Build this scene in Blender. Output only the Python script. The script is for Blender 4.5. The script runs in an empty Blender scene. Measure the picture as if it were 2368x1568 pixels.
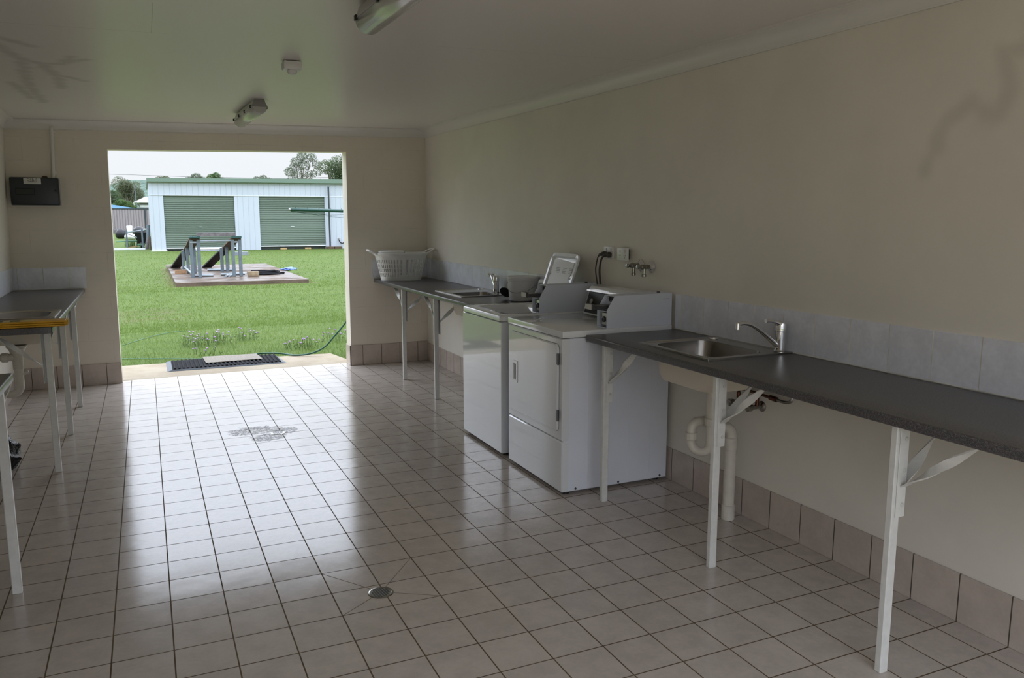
import bpy, bmesh, math, random
import numpy as np
from mathutils import Vector, Matrix
random.seed(7)
rng = np.random.default_rng(7)
SC = bpy.context.scene
COL = SC.collection
PI = math.pi

# ------------------------------------------------------------------ materials
class S:
    """arithmetic on shader sockets"""
    def __init__(s, nt, sock): s.nt, s.k = nt, sock
    def _m(s, op, *o, clamp=False):
        n = s.nt.nodes.new('ShaderNodeMath'); n.operation = op; n.use_clamp = clamp
        for i, v in enumerate((s,) + o):
            if isinstance(v, S): s.nt.links.new(v.k, n.inputs[i])
            else: n.inputs[i].default_value = v
        return S(s.nt, n.outputs[0])
    def __add__(s, o): return s._m('ADD', o)
    def __sub__(s, o): return s._m('SUBTRACT', o)
    def __mul__(s, o): return s._m('MULTIPLY', o)
    def __truediv__(s, o): return s._m('DIVIDE', o)
    def floor(s): return s._m('FLOOR')
    def frac(s): return s._m('FRACT')
    def abs(s): return s._m('ABSOLUTE')
    def sqrt(s): return s._m('SQRT')
    def lt(s, v): return s._m('LESS_THAN', v)
    def gt(s, v): return s._m('GREATER_THAN', v)
    def max(s, v): return s._m('MAXIMUM', v)
    def min(s, v): return s._m('MINIMUM', v)
    def clamp(s): return s._m('ADD', 0.0, clamp=True)
    def smooth(s, a, b):
        n = s.nt.nodes.new('ShaderNodeMapRange'); n.interpolation_type = 'SMOOTHSTEP'
        s.nt.links.new(s.k, n.inputs[0]); n.inputs[1].default_value = a; n.inputs[2].default_value = b
        n.inputs[3].default_value = 0; n.inputs[4].default_value = 1
        return S(s.nt, n.outputs[0])

class M:
    def __init__(s, name, color=(.8, .8, .8), rough=.5, metal=0., spec=.5, coat=0., coat_rough=.05):
        s.m = bpy.data.materials.new(name); s.m.use_nodes = True
        s.nt = s.m.node_tree; s.b = s.nt.nodes['Principled BSDF']
        s.b.inputs['Base Color'].default_value = (*color, 1)
        s.b.inputs['Roughness'].default_value = rough; s.b.inputs['Metallic'].default_value = metal
        s.b.inputs['Specular IOR Level'].default_value = spec
        s.b.inputs['Coat Weight'].default_value = coat; s.b.inputs['Coat Roughness'].default_value = coat_rough
        s._tc = None; s.heights = []
    def tc(s):
        if not s._tc: s._tc = s.nt.nodes.new('ShaderNodeTexCoord')
        return s._tc.outputs['Object']
    def xyz(s):
        n = s.nt.nodes.new('ShaderNodeSeparateXYZ'); s.nt.links.new(s.tc(), n.inputs[0])
        return [S(s.nt, o) for o in n.outputs]
    def comb(s, x, y, z=0.):
        n = s.nt.nodes.new('ShaderNodeCombineXYZ')
        for i, v in enumerate((x, y, z)):
            if isinstance(v, S): s.nt.links.new(v.k, n.inputs[i])
            else: n.inputs[i].default_value = v
        return n.outputs[0]
    def attr(s, name):
        n = s.nt.nodes.new('ShaderNodeAttribute'); n.attribute_name = name; return S(s.nt, n.outputs['Fac'])
    def noise(s, scale, detail=3., rough=.55, vec=None, stretch=None):
        n = s.nt.nodes.new('ShaderNodeTexNoise'); n.inputs['Scale'].default_value = scale
        n.inputs['Detail'].default_value = detail; n.inputs['Roughness'].default_value = rough
        v = vec or s.tc()
        if stretch:
            mp = s.nt.nodes.new('ShaderNodeMapping'); mp.inputs['Scale'].default_value = stretch
            s.nt.links.new(v, mp.inputs[0]); v = mp.outputs[0]
        s.nt.links.new(v, n.inputs['Vector']); return S(s.nt, n.outputs['Fac'])
    def white(s, vec):
        n = s.nt.nodes.new('ShaderNodeTexWhiteNoise'); n.noise_dimensions = '3D'
        s.nt.links.new(vec, n.inputs['Vector']); return S(s.nt, n.outputs['Value'])
    def mix(s, f, a, b):
        n = s.nt.nodes.new('ShaderNodeMix'); n.data_type = 'RGBA'
        if isinstance(f, S): s.nt.links.new(f.k, n.inputs[0])
        else: n.inputs[0].default_value = f
        for k, v in ((6, a), (7, b)):
            if isinstance(v, tuple): n.inputs[k].default_value = (*v, 1)
            else: s.nt.links.new(v, n.inputs[k])
        return n.outputs[2]
    def color(s, sock): s.nt.links.new(sock, s.b.inputs['Base Color']); return s
    def translucent(s, f):
        t = s.nt.nodes.new('ShaderNodeBsdfTranslucent'); mx = s.nt.nodes.new('ShaderNodeMixShader'); mx.inputs[0].default_value = f
        l = s.b.inputs['Base Color'].links
        if l: s.nt.links.new(l[0].from_socket, t.inputs[0])
        else: t.inputs[0].default_value = s.b.inputs['Base Color'].default_value
        s.nt.links.new(s.b.outputs[0], mx.inputs[1]); s.nt.links.new(t.outputs[0], mx.inputs[2])
        s.nt.links.new(mx.outputs[0], s.nt.nodes['Material Output'].inputs['Surface']); return s
    def rough(s, v): s.nt.links.new(v.k, s.b.inputs['Roughness']); return s
    def bump(s, h, dist=.01, strength=1.):
        n = s.nt.nodes.new('ShaderNodeBump'); n.inputs['Distance'].default_value = dist; n.inputs['Strength'].default_value = strength
        s.nt.links.new(h.k, n.inputs['Height'])
        if s.heights: s.nt.links.new(s.heights[-1], n.inputs['Normal'])
        s.heights.append(n.outputs[0]); s.nt.links.new(n.outputs[0], s.b.inputs['Normal']); return s

def plain(name, c, rough=.5, metal=0., var=.0, scale=20., bump=0., spec=.5, coat=0.):
    m = M(name, c, rough, metal, spec, coat)
    if var:
        f = m.noise(scale, 4).smooth(.3, .7)
        m.color(m.mix(f, tuple(x * (1 - var) for x in c), tuple(min(1, x * (1 + var)) for x in c)))
    if bump: m.bump(m.noise(scale * 2, 3), bump)
    return m.m

def dark_mark_mask(o, ua, va, segs, w, soft, jit):
    me = o.data; n = len(me.vertices); co = np.empty(n * 3); me.vertices.foreach_get('co', co); co = co.reshape(-1, 3)
    u, v = co[:, ua], co[:, va]; d = np.full(n, 9.)
    for (ax, ay), (bx, by) in segs:
        dx, dy = bx - ax, by - ay; t = np.clip(((u - ax) * dx + (v - ay) * dy) / (dx * dx + dy * dy), 0, 1)
        d = np.minimum(d, np.hypot(u - ax - t * dx, v - ay - t * dy))
    d = d + jit * (np.sin(u * 37 + 2 * np.sin(v * 23)) + np.sin(v * 41 + 1.7 * np.sin(u * 29))) * .5
    f = np.clip((w + soft - d) / (2 * soft), 0, 1); f = f * f * (3 - 2 * f)
    at = me.attributes.new('dark_mark', 'FLOAT', 'POINT'); at.data.foreach_set('value', f.astype(np.float32))
def seg_dist(m, u, v, a, b):
    (ax, ay), (bx, by) = a, b
    dx, dy = bx - ax, by - ay; L = dx * dx + dy * dy
    t = (((u - ax) * dx) + ((v - ay) * dy)) / L
    t = t.clamp()
    ex = u - ax - t * dx; ey = v - ay - t * dy
    return (ex * ex + ey * ey).sqrt()
def poly_dist(m, u, v, segs):
    d = None
    for a, b in segs:
        e = seg_dist(m, u, v, a, b); d = e if d is None else d.min(e)
    return d

TX, TY = .2016, .2042
def grout_mask(c, pitch, w):
    f = (c / pitch + .5).frac() - .5
    return f.abs().lt(w / 2 / pitch)

def tile_material(name, lines, base, grout, rough=.16, gw=.005, drains=False):
    m = M(name, base, rough, 0, .8)
    x, y, z = m.xyz()
    g = None; cells = []
    for ax, (pitch, off) in lines.items():
        c = {'x': x, 'y': y, 'z': z}[ax] - off
        k = grout_mask(c, pitch, gw); g = k if g is None else g.max(k)
        cells.append((c / pitch).floor())
    while len(cells) < 3: cells.append(0.)
    wn = m.white(m.comb(*cells))
    n1 = m.noise(9, 5, .65); n2 = m.noise(60, 3)
    t = (n1 * .75 + n2 * .25 + (wn - .5) * .10)
    lo = tuple(c * .90 for c in base); hi = tuple(min(1, c * 1.08) for c in base)
    col = m.mix(t.smooth(.3, .7), lo, hi)
    if drains:
        # dirt drawn around the far drain, cut lines around the near one
        st = None; nst = (m.noise(14, 3) - .5) * 1.3
        for cx, cy, rx, ry in ((.02, 2.60, .19, .13), (.10, 2.37, .13, .10), (.24, 2.52, .10, .10)):
            e = (((x - cx) / rx)._m('POWER', 2.) + ((y - cy) / ry)._m('POWER', 2.)).sqrt() + nst
            k = (e * -1. + 1.05).smooth(0., .25); st = k if st is None else st.max(k)
        vein = (m.noise(26, 4, .7) - .5).abs().smooth(.10, .0)
        dirt = st * (vein * .78 + .20)
        col = m.mix(dirt, col, (.06, .036, .028))
        sm = m.noise(5, 4, .7).smooth(.60, .78) * m.noise(30, 2, .7).smooth(.45, .75) * y.smooth(-1.2, 1.5) * (x * -1. + 1.3).smooth(0., .8)
        col = m.mix(sm * .35, col, (.12, .085, .07))
        m.rough(S(m.nt, m.nt.nodes.new('ShaderNodeValue').outputs[0]) * 0. + (st * .08 + sm * .12 + n1 * .06 + g * .5 + (rough - .03)))
    gc = m.mix(m.noise(6, 3).smooth(.3, .7), tuple(c * .8 for c in grout), tuple(c * 1.25 for c in grout))
    m.color(m.mix(g, col, gc))
    sp = g * -.55 + .62
    if drains: sp = sp * (dirt * -1.15 + 1.)._m('MAXIMUM', .12)
    m.nt.links.new(sp.k, m.b.inputs['Specular IOR Level'])
    m.bump(g * -1., .0022, .9)
    m.bump(m.noise(5, 2), .004, .22)
    tilt = (m.white(m.comb(cells[0], cells[1], 3.)) - .5) * x + (m.white(m.comb(cells[0], cells[1], 9.)) - .5) * y
    m.bump(tilt, .012, .8)
    return m.m

def paint_wall(name, c, blocks=False, rough=.55, dark_mark=None):
    m = M(name, c, rough, 0, .35)
    x, y, z = m.xyz()
    col = m.mix(m.noise(2.2, 4).smooth(.3, .7), tuple(v * .97 for v in c), tuple(min(1, v * 1.03) for v in c))
    if blocks:
        br = m.nt.nodes.new('ShaderNodeTexBrick'); br.offset = .5
        br.inputs['Scale'].default_value = 1.; br.inputs['Mortar Size'].default_value = .005; br.inputs['Mortar Smooth'].default_value = .6
        br.inputs['Brick Width'].default_value = .4; br.inputs['Row Height'].default_value = .2025
        m.nt.links.new(m.comb(x - .267, z - .0085, 0.), br.inputs['Vector'])
        f = S(m.nt, br.outputs['Fac'])
        rub = m.noise(7, 5, .7).smooth(.45, .7)
        m.color(m.mix(f * (rub * .22 + .02), col, tuple(v * .62 for v in c)))
        m.bump(f * -1., .002, .28); m.bump(m.noise(160, 3), .0012, .6); m.bump(m.noise(9, 3), .004, .3)
    else:
        if dark_mark:
            col = m.mix(m.attr('dark_mark') * .17, col, (.12, .11, .06))  # dark branching marks mixed into the wall colour
        m.color(col); m.bump(m.noise(220, 3), .0006, .5); m.bump(m.noise(3, 2), .003, .2)
    return m.m

CREAM = (.825, .782, .695)
markR = [((-1.56, 2.10), (-1.415, 2.10)), ((-1.415, 2.10), (-1.45, 1.97)), ((-1.45, 1.97), (-1.415, 1.88)),
          ((-1.415, 1.88), (-1.31, 1.935)), ((-1.31, 1.935), (-1.21, 1.88)), ((-1.21, 1.88), (-1.14, 1.72))]
MAT = {}
MAT['floor'] = tile_material('beige_floor_tiles', {'x': (TX, 0.), 'y': (TY, 0.)}, (.555, .492, .437), (.12, .085, .05), drains=True)
MAT['skirt_y'] = tile_material('beige_skirting_tiles', {'y': (TY, 0.)}, (.555, .475, .415), (.10, .085, .07), .25)
MAT['skirt_x'] = tile_material('beige_skirting_tiles_end', {'x': (TX, 0.)}, (.555, .475, .415), (.10, .075, .055), .25)
MAT['splash_y'] = tile_material('grey_splashback_tiles', {'y': (.2, -.635), 'z': (.2, 1.105)}, (.82, .84, .91), (.78, .77, .70), .28, .004)
MAT['splash_x'] = tile_material('grey_splashback_tiles_end', {'x': (.2, 1.545), 'z': (.2, 1.105)}, (.82, .84, .91), (.78, .77, .70), .28, .004)
MAT['wall_r'] = paint_wall('cream_wall_paint', CREAM, dark_mark=markR)
MAT['wall'] = paint_wall('cream_plain_paint', CREAM)
MAT['block'] = paint_wall('cream_painted_blockwork', (.81, .745, .645), True)
markC = [((-1.45, .95), (-1.21, 1.25)), ((-1.21, 1.25), (-1.14, 1.72)), ((-1.14, 1.72), (-1.06, 1.82)), ((-1.06, 1.82), (-.96, 1.80)),
         ((-.96, 1.80), (-.90, 1.55)), ((-.98, 1.80), (-.84, 1.62)), ((-1.14, 1.72), (-1.19, 2.3)), ((-1.19, 2.3), (-1.22, 2.8)), ((-1.22, 2.8), (-1.22, 3.6)),
         ((-1.06, 1.82), (-1.02, 2.3)), ((-1.02, 2.3), (-1.04, 2.8)), ((-1.02, 2.2), (-.9, 2.4)), ((-1.18, 1.1), (-1.06, 1.3)), ((-1.3, 2.6), (-1.27, 3.4))]
def ceiling_material():
    m = M('white_gloss_ceiling_paint', (.83, .785, .755), .34, 0, .32)
    x, y, z = m.xyz()
    col = m.mix(m.attr('dark_mark') * .28, (.83, .785, .755), (.16, .14, .11))  # branching dark lines blended into the ceiling colour
    # plasterboard joints
    j = (y - .78).abs().lt(.0016) * (x * -1. - .46).gt(0.) + (x + .525).abs().lt(.0014) * (y * -1. + .78).gt(0.) * (y - .2).gt(0.) + (y - .64).abs().lt(.0016) * x.gt(.75)
    m.color(m.mix(j * .45, col, (.25, .23, .2)))
    m.bump(m.noise(3, 3), .003, .35); m.bump(m.noise(180, 2), .0005, .4)
    return m.m
MAT['ceiling'] = ceiling_material()
MAT['cornice'] = plain('white_cornice_paint', (.80, .77, .73), .4)
MAT['cutline'] = plain('dark_tile_cut', (.17, .125, .085), .7)
MAT['bench'] = None
def bench_material():
    m = M('charcoal_speckled_laminate', (.055, .052, .054), .33, 0, .5)
    n = m.noise(420, 2, .8); n2 = m.noise(160, 3, .7)
    m.color(m.mix((n * .6 + n2 * .4).smooth(.42, .64), (.042, .040, .042), (.165, .155, .155)))
    m.bump(m.noise(300, 2), .0006, .4)
    return m.m
MAT['bench'] = bench_material()
MAT['legw'] = plain('white_painted_steel', (.72, .72, .69), .32, var=.04, scale=30)
MAT['bolt'] = plain('painted_bolt_heads', (.6, .6, .57), .35)
MAT['white'] = None
def appliance(name, c, rough=.08, wav=.0022, coat=.6):
    m = M(name, c, .3, 0, .5, coat, rough)
    m.bump(m.noise(6.5, 2, .5, stretch=(1, .7, 1.6)), wav, 1.)
    return m.m
MAT['white'] = appliance('white_enamel', (.78, .80, .82), .04, .0016, 1.)
MAT['whiteside'] = plain('white_enamel_side', (.80, .83, .91), .3, var=.02, scale=3)
MAT['coin'] = plain('pale_grey_powder_coat', (.70, .735, .82), .4)
MAT['darkmetal'] = plain('dark_metal', (.11, .11, .115), .38, .7)
MAT['chrome'] = plain('chrome', (.78, .78, .79), .07, 1.)
MAT['dullchrome'] = plain('worn_chrome', (.34, .33, .31), .2, 1., var=.2)
MAT['steel'] = None
def steel():
    m = M('brushed_stainless_steel', (.46, .44, .41), .24, 1.)
    m.bump(m.noise(60, 3, .6, stretch=(1, 1, .05)), .0006, .5)
    return m.m
MAT['steel'] = steel()
MAT['bowl'] = plain('darkened_steel_bowl', (.25, .235, .215), .26, 1., var=.08, scale=14)  # steel colour darkened to stand for dim reflections inside the bowls
MAT['basin'] = plain('cream_basin_coating', (.76, .69, .58), .4)
MAT['pvc'] = plain('white_pvc', (.70, .66, .58), .3, var=.05, scale=18)
MAT['black'] = plain('black_plastic', (.012, .012, .014), .4)
MAT['blackrub'] = plain('black_rubber', (.010, .010, .012), .85, var=.3, scale=40, spec=.12)
MAT['bag'] = plain('black_bin_liner', (.006, .006, .009), .22, bump=.02, scale=14)
MAT['wplastic'] = plain('white_plastic', (.78, .78, .77), .38)
MAT['gplastic'] = plain('grey_white_plastic', (.72, .72, .74), .42)
MAT['switch'] = plain('white_switch_plastic', (.80, .80, .77), .3)
MAT['copper'] = plain('aged_copper', (.13, .055, .038), .38, 1., var=.3, scale=30)
MAT['boardgrey'] = plain('dark_grey_blue_plastic', (.018, .022, .028), .35)
MAT['paper'] = plain('white_paper', (.68, .67, .63), .6)
MAT['lightgrey'] = plain('light_grey_text', (.42, .42, .44), .6)
MAT['ink'] = plain('black_ink', (.01, .01, .01), .6)
MAT['grey'] = plain('grey_text', (.3, .3, .32), .6)
MAT['cord'] = plain('grey_brown_cord', (.06, .055, .05), .5)
MAT['fitgrey'] = plain('grey_polycarbonate', (.30, .29, .29), .4)
MAT['fitside'] = plain('grey_white_polycarbonate', (.55, .54, .51), .4)
def diffuser():
    m = M('clear_ribbed_diffuser', (.74, .74, .70), .15, 0, .5)
    m.b.inputs['Transmission Weight'].default_value = .25; m.b.inputs['IOR'].default_value = 1.4
    return m.m
MAT['diff'] = diffuser()
MAT['tube'] = plain('white_lamp_tube', (.85, .86, .85), .3)
MAT['mud'] = plain('brown_mud', (.06, .035, .02), .9, var=.3)
MAT['yellow'] = plain('yellow_plastic', (.70, .37, .004), .35, var=.06, scale=8)
MAT['yellowpale'] = plain('faded_yellow_print', (.60, .44, .12), .45, var=.15, scale=30)
# outdoors
def lawn():
    m = M('mown_lawn', (.2, .3, .07), .85, 0, .2)
    a = m.noise(.35, 4, .6).smooth(.35, .68); b = m.noise(3.2, 5, .65).smooth(.3, .7); c = m.noise(45, 3, .7)
    g = m.mix(b, (.071, .118, .018), (.115, .172, .034))
    g = m.mix(a * .55, g, (.13, .176, .043))
    x, y, z = m.xyz()
    dry = m.noise(1.1, 4, .65).smooth(.57, .72)
    g = m.mix(dry * .5, g, (.145, .128, .06))
    bare = (((x + .75) / 1.1)._m('POWER', 2.) + ((y - 11.2) / 1.4)._m('POWER', 2.)).sqrt() + (m.noise(1.6, 4) - .5) * 1.8
    g = m.mix((bare * -1. + 1.).smooth(0., .5) * m.noise(5, 4, .7).smooth(.42, .6) * .6, g, (.15, .105, .06))
    edge = (((x - 1.58).abs() - 1.75).max((y - 21.5).abs() - 4.25) + (m.noise(2.5, 3) - .5) * .5)
    g = m.mix((edge * -1. + .12).smooth(0., .25) * .8, g, (.17, .13, .065))
    m.color(m.mix(c.smooth(.35, .75), g, (.074, .117, .023)))
    m.bump(m.noise(28, 4, .7), .05, .8)
    return m.m
MAT['lawn'] = lawn()
def blades():
    m = M('grass_blades', (.2, .33, .07), .7, 0, .1)
    n = m.noise(2.5, 3).smooth(.3, .7); k = m.noise(70, 2)
    g = m.mix(n, (.100, .162, .026), (.152, .224, .05))
    m.color(m.mix(k.smooth(.52, .8), g, (.20, .225, .09))); m.translucent(.5)
    return m.m
MAT['blade'] = blades()
def concrete(name, c, dark, wet=None):
    m = M(name, c, .75, 0, .3)
    n = m.noise(2.2, 6, .65).smooth(.35, .66); k = m.noise(30, 4)
    col = m.mix(n, dark, c)
    m.color(m.mix(k.smooth(.6, .8) * .4, col, tuple(v * .6 for v in dark))); m.bump(m.noise(60, 4), .004, .5)
    if wet: m.rough(m.noise(.9, 3).smooth(.42, .6) * .5 + .3)
    return m.m
MAT['step'] = concrete('pale_concrete_step', (.36, .305, .22), (.28, .225, .15))
MAT['slab'] = concrete('weathered_concrete_slab', (.125, .089, .063), (.07, .050, .037), True)
MAT['carpet'] = plain('grey_beige_carpet', (.31, .275, .23), .95, var=.3, scale=120, bump=.01)
MAT['matedge'] = plain('blue_grey_rubber_edge', (.05, .062, .075), .5)
MAT['hose'] = plain('green_hose', (.006, .075, .048), .4)
MAT['hoselight'] = plain('faded_green_hose', (.055, .15, .08), .5)
MAT['galv'] = plain('galvanised_steel', (.125, .155, .175), .5, .3, var=.14, scale=6)
MAT['galvl'] = plain('bright_galvanised_tube', (.26, .295, .32), .4, .3, var=.1, scale=8)
MAT['greencap'] = plain('dark_green_steel', (.01, .055, .05), .45)
MAT['oldwood'] = plain('weathered_timber', (.125, .112, .115), .85, var=.25, scale=12)
MAT['brownwood'] = plain('brown_timber', (.085, .055, .034), .85, var=.3, scale=9)
MAT['blackwood'] = plain('dark_wet_timber', (.012, .011, .011), .7, var=.3)
MAT['yelwood'] = plain('yellow_timber', (.38, .26, .12), .8, var=.2)
MAT['sand'] = plain('sandstone_block', (.23, .175, .105), .9, var=.2, scale=10)
MAT['brick'] = plain('tan_brick', (.30, .18, .10), .9, var=.15)
MAT['stone'] = plain('pale_stone', (.22, .20, .16), .9, var=.3, scale=9)
MAT['blue'] = plain('blue_tarp', (.10, .17, .45), .5, var=.8, scale=14)
def ribbed(name, c, axis, pitch, rough=.45, depth=.02, sharp=False, w=.16):
    m = M(name, c, rough, 0, .4)
    x, y, z = m.xyz(); a = {'x': x, 'z': z, 'y': y}[axis]
    f = ((a / pitch).frac() - .5).abs()
    h = f.smooth(.5 - w, .5) if not sharp else (f * 2.)._m('SINE')
    m.bump(h, depth, 1.)
    m.color(m.mix(m.noise(.6, 3).smooth(.3, .7), tuple(v * .97 for v in c), c))
    return m.m
MAT['shedwall'] = ribbed('white_ribbed_sheet', (.445, .485, .545), 'x', .27, .4, .012, w=.09)
MAT['roller'] = plain('green_roller_door', (.132, .17, .137), .5)
MAT['shedgreen'] = plain('green_gutter', (.13, .19, .145), .45)
MAT['fence'] = ribbed('beige_grey_fence_sheet', (.25, .22, .225), 'x', .19, .5, .04, w=.2)
MAT['darkpost'] = plain('dark_steel_post', (.022, .03, .034), .5)
MAT['bluRoof'] = plain('blue_roof_sheet', (.055, .135, .20), .7, spec=.08)
MAT['whiteroof'] = plain('white_roof_sheet', (.62, .63, .65), .5)
MAT['greywall'] = plain('grey_house_wall', (.26, .27, .29), .7)
MAT['green1'] = plain('clothes_line_green', (.006, .045, .034), .4)
MAT['bark'] = plain('grey_bark', (.22, .19, .16), .9, var=.3, scale=6)
def leaf(name, a, b):
    m = M(name, a, .6, 0, .3); m.color(m.mix(m.noise(1.3, 3).smooth(.3, .7), a, b))
    m.translucent(.35)
    return m.m
MAT['gum'] = leaf('gum_leaves', (.10, .13, .08), (.165, .195, .13))
MAT['darkleaf'] = leaf('dark_leaves', (.06, .095, .042), (.105, .145, .065))
MAT['olive'] = leaf('olive_leaves', (.095, .115, .06), (.145, .16, .09))
MAT['bright'] = leaf('bright_leaves', (.06, .115, .035), (.11, .175, .055))
MAT['hill'] = plain('hazy_wooded_hill', (.10, .135, .11), 1., var=.3, scale=.5, spec=0.)
MAT['flower'] = plain('purple_flowers', (.34, .21, .46), .7, var=.3, scale=60)
MAT['stem'] = plain('grey_green_stems', (.15, .215, .075), .8, var=.3, scale=30)

# ------------------------------------------------------------------ geometry
class B:
    def __init__(s): s.bm = bmesh.new()
    def box(s, x0, x1, y0, y1, z0, z1, r=0., seg=2):
        g = bmesh.ops.create_cube(s.bm, size=1.); vs = g['verts']
        for v in vs:
            v.co = Vector(((x0 + x1) / 2 + v.co.x * (x1 - x0), (y0 + y1) / 2 + v.co.y * (y1 - y0), (z0 + z1) / 2 + v.co.z * (z1 - z0)))
        if r > 0:
            es = list({e for v in vs for e in v.link_edges})
            bmesh.ops.bevel(s.bm, geom=es, offset=r, segments=seg, affect='EDGES', profile=.5)
        return s
    def obox(s, c, u, v, w, r=0.):
        """box from a centre and three half-axis vectors"""
        c, u, v, w = map(Vector, (c, u, v, w))
        vs = [s.bm.verts.new(c + u * a + v * b + w * d) for a in (-1, 1) for b in (-1, 1) for d in (-1, 1)]
        fs = []
        for f in ((0, 1, 3, 2), (4, 6, 7, 5), (0, 4, 5, 1), (2, 3, 7, 6), (0, 2, 6, 4), (1, 5, 7, 3)): fs.append(s.bm.faces.new([vs[i] for i in f]))
        bmesh.ops.recalc_face_normals(s.bm, faces=fs)
        if r > 0:
            bmesh.ops.bevel(s.bm, geom=list({e for f in fs for e in f.edges}), offset=r, segments=2, affect='EDGES', profile=.5)
        return s
    def loft(s, rings, closed=True, cap0=True, cap1=True):
        R = [[s.bm.verts.new(p) for p in ring] for ring in rings]
        n = len(R[0]); fs = []
        for a, b in zip(R, R[1:]):
            for i in range(n if closed else n - 1):
                j = (i + 1) % n
                fs.append(s.bm.faces.new((a[i], a[j], b[j], b[i])))
        if cap0: fs.append(s.bm.faces.new(R[0][::-1]))
        if cap1: fs.append(s.bm.faces.new(R[-1]))
        bmesh.ops.recalc_face_normals(s.bm, faces=fs)
        return s
    def tube(s, pts, r, n=10, caps=True):
        pts = [Vector(p) for p in pts]; k = len(pts)
        rs = r if isinstance(r, (list, tuple)) else [r] * k
        T = [(pts[min(i + 1, k - 1)] - pts[max(i - 1, 0)]).normalized() for i in range(k)]
        u = T[0].orthogonal().normalized(); rings = []
        for i in range(k):
            if i:
                q = T[i - 1].rotation_difference(T[i]); u = q @ u
            u = (u - T[i] * u.dot(T[i])).normalized(); v = T[i].cross(u)
            rings.append([pts[i] + (u * math.cos(2 * PI * a / n) + v * math.sin(2 * PI * a / n)) * rs[i] for a in range(n)])
        return s.loft(rings, True, caps, caps)
    def cyl(s, p, q, r, n=16, r2=None): return s.tube([p, q], [r, r if r2 is None else r2], n)
    def lathe(s, c, axis, prof, n=24, cap0=True, cap1=True):
        """prof: (distance along axis, radius)"""
        c = Vector(c); a = Vector(axis).normalized(); u = a.orthogonal().normalized(); v = a.cross(u)
        return s.loft([[c + a * h + (u * math.cos(2 * PI * i / n) + v * math.sin(2 * PI * i / n)) * r for i in range(n)] for h, r in prof], True, cap0, cap1)
    def prism(s, poly, axis, a0, a1, r=0.):
        """poly of 2-tuples in the two remaining axes (in x,y,z order), extruded along axis"""
        def P(p, a): return {'x': (a, p[0], p[1]), 'y': (p[0], a, p[1]), 'z': (p[0], p[1], a)}[axis]
        f0 = len(s.bm.faces); vb = len(s.bm.verts)
        s.loft([[P(p, a0) for p in poly], [P(p, a1) for p in poly]])
        if r > 0:
            s.bm.edges.ensure_lookup_table(); s.bm.verts.ensure_lookup_table()
            es = list({e for v in list(s.bm.verts)[vb:] for e in v.link_edges})
            bmesh.ops.bevel(s.bm, geom=es, offset=r, segments=2, affect='EDGES', profile=.5)
        return s
    def quad(s, *p):
        s.bm.faces.new([s.bm.verts.new(q) for q in p]); return s
    def strap(s, p0, p1, w=.034, t=.0025, turns=.5, n=22, side=(0, 0, 1)):
        p0, p1 = Vector(p0), Vector(p1); d = (p1 - p0).normalized(); u = Vector(side); u = (u - d * u.dot(d)).normalized(); v = d.cross(u)
        rings = []
        for i in range(n + 1):
            f = i / n; a = turns * PI * (3 * f * f - 2 * f ** 3) * 2
            e = u * math.cos(a) + v * math.sin(a); g = d.cross(e); c = p0.lerp(p1, f)
            ww = w / 2 * (.75 + .25 * abs(math.sin(2 * PI * f)))
            rings.append([c + e * ww + g * t, c + e * ww - g * t, c - e * ww - g * t, c - e * ww + g * t])
        return s.loft(rings)
    def build(s, name, mat, parent=None, smooth=35., loc=None):
        me = bpy.data.meshes.new(name)
        off = Vector((0, 0, 0)); p = parent
        while p is not None: off += p.location; p = p.parent
        if loc is not None: off += Vector(loc)
        if off.length: bmesh.ops.translate(s.bm, verts=s.bm.verts, vec=-off)
        s.bm.to_mesh(me); s.bm.free()
        me.materials.append(MAT[mat] if isinstance(mat, str) else mat)
        if smooth:
            me.polygons.foreach_set('use_smooth', [True] * len(me.polygons)); me.set_sharp_from_angle(angle=math.radians(smooth))
        o = bpy.data.objects.new(name, me); COL.objects.link(o)
        if parent is not None: o.parent = parent
        if loc is not None: o.location = loc
        return o

def tag(o, label, cat, group=None, kind=None):
    o['label'] = label; o['category'] = cat
    if group: o['group'] = group
    if kind: o['kind'] = kind
    return o
def struct(o, label=None):
    o['kind'] = 'structure'
    if label: o['label'] = label
    return o
def thing(name, label, cat, loc, group=None):
    o = bpy.data.objects.new(name, None); COL.objects.link(o); o.location = loc; o.empty_display_size = .1
    return tag(o, label, cat, group)
def copy_tree(o, parent=None):
    c = o.copy(); COL.objects.link(c)
    if parent is not None: c.parent = parent
    for ch in list(o.children): copy_tree(ch, c)
    return c
def rrect(x0, x1, y0, y1, z, r, n=6):
    out = []
    for cx, cy, a0 in ((x1 - r, y1 - r, 0), (x0 + r, y1 - r, PI / 2), (x0 + r, y0 + r, PI), (x1 - r, y0 + r, 3 * PI / 2)):
        for i in range(n + 1):
            a = a0 + PI / 2 * i / n; out.append((cx + r * math.cos(a), cy + r * math.sin(a), z))
    return out
def rrect_x(x, y0, y1, z0, z1, r, n=5):
    return [(x, a, b) for a, b, _ in rrect(y0, y1, z0, z1, 0, r, n)]
def bez(p0, p1, p2, p3, n=12):
    p0, p1, p2, p3 = map(Vector, (p0, p1, p2, p3)); out = []
    for i in range(n + 1):
        t = i / n; u = 1 - t; out.append(p0 * u ** 3 + p1 * 3 * u * u * t + p2 * 3 * u * t * t + p3 * t ** 3)
    return out
def arc(c, u, v, r, a0, a1, n=10):
    c, u, v = map(Vector, (c, u, v)); return [c + (u * math.cos(a0 + (a1 - a0) * i / n) + v * math.sin(a0 + (a1 - a0) * i / n)) * r for i in range(n + 1)]
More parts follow.
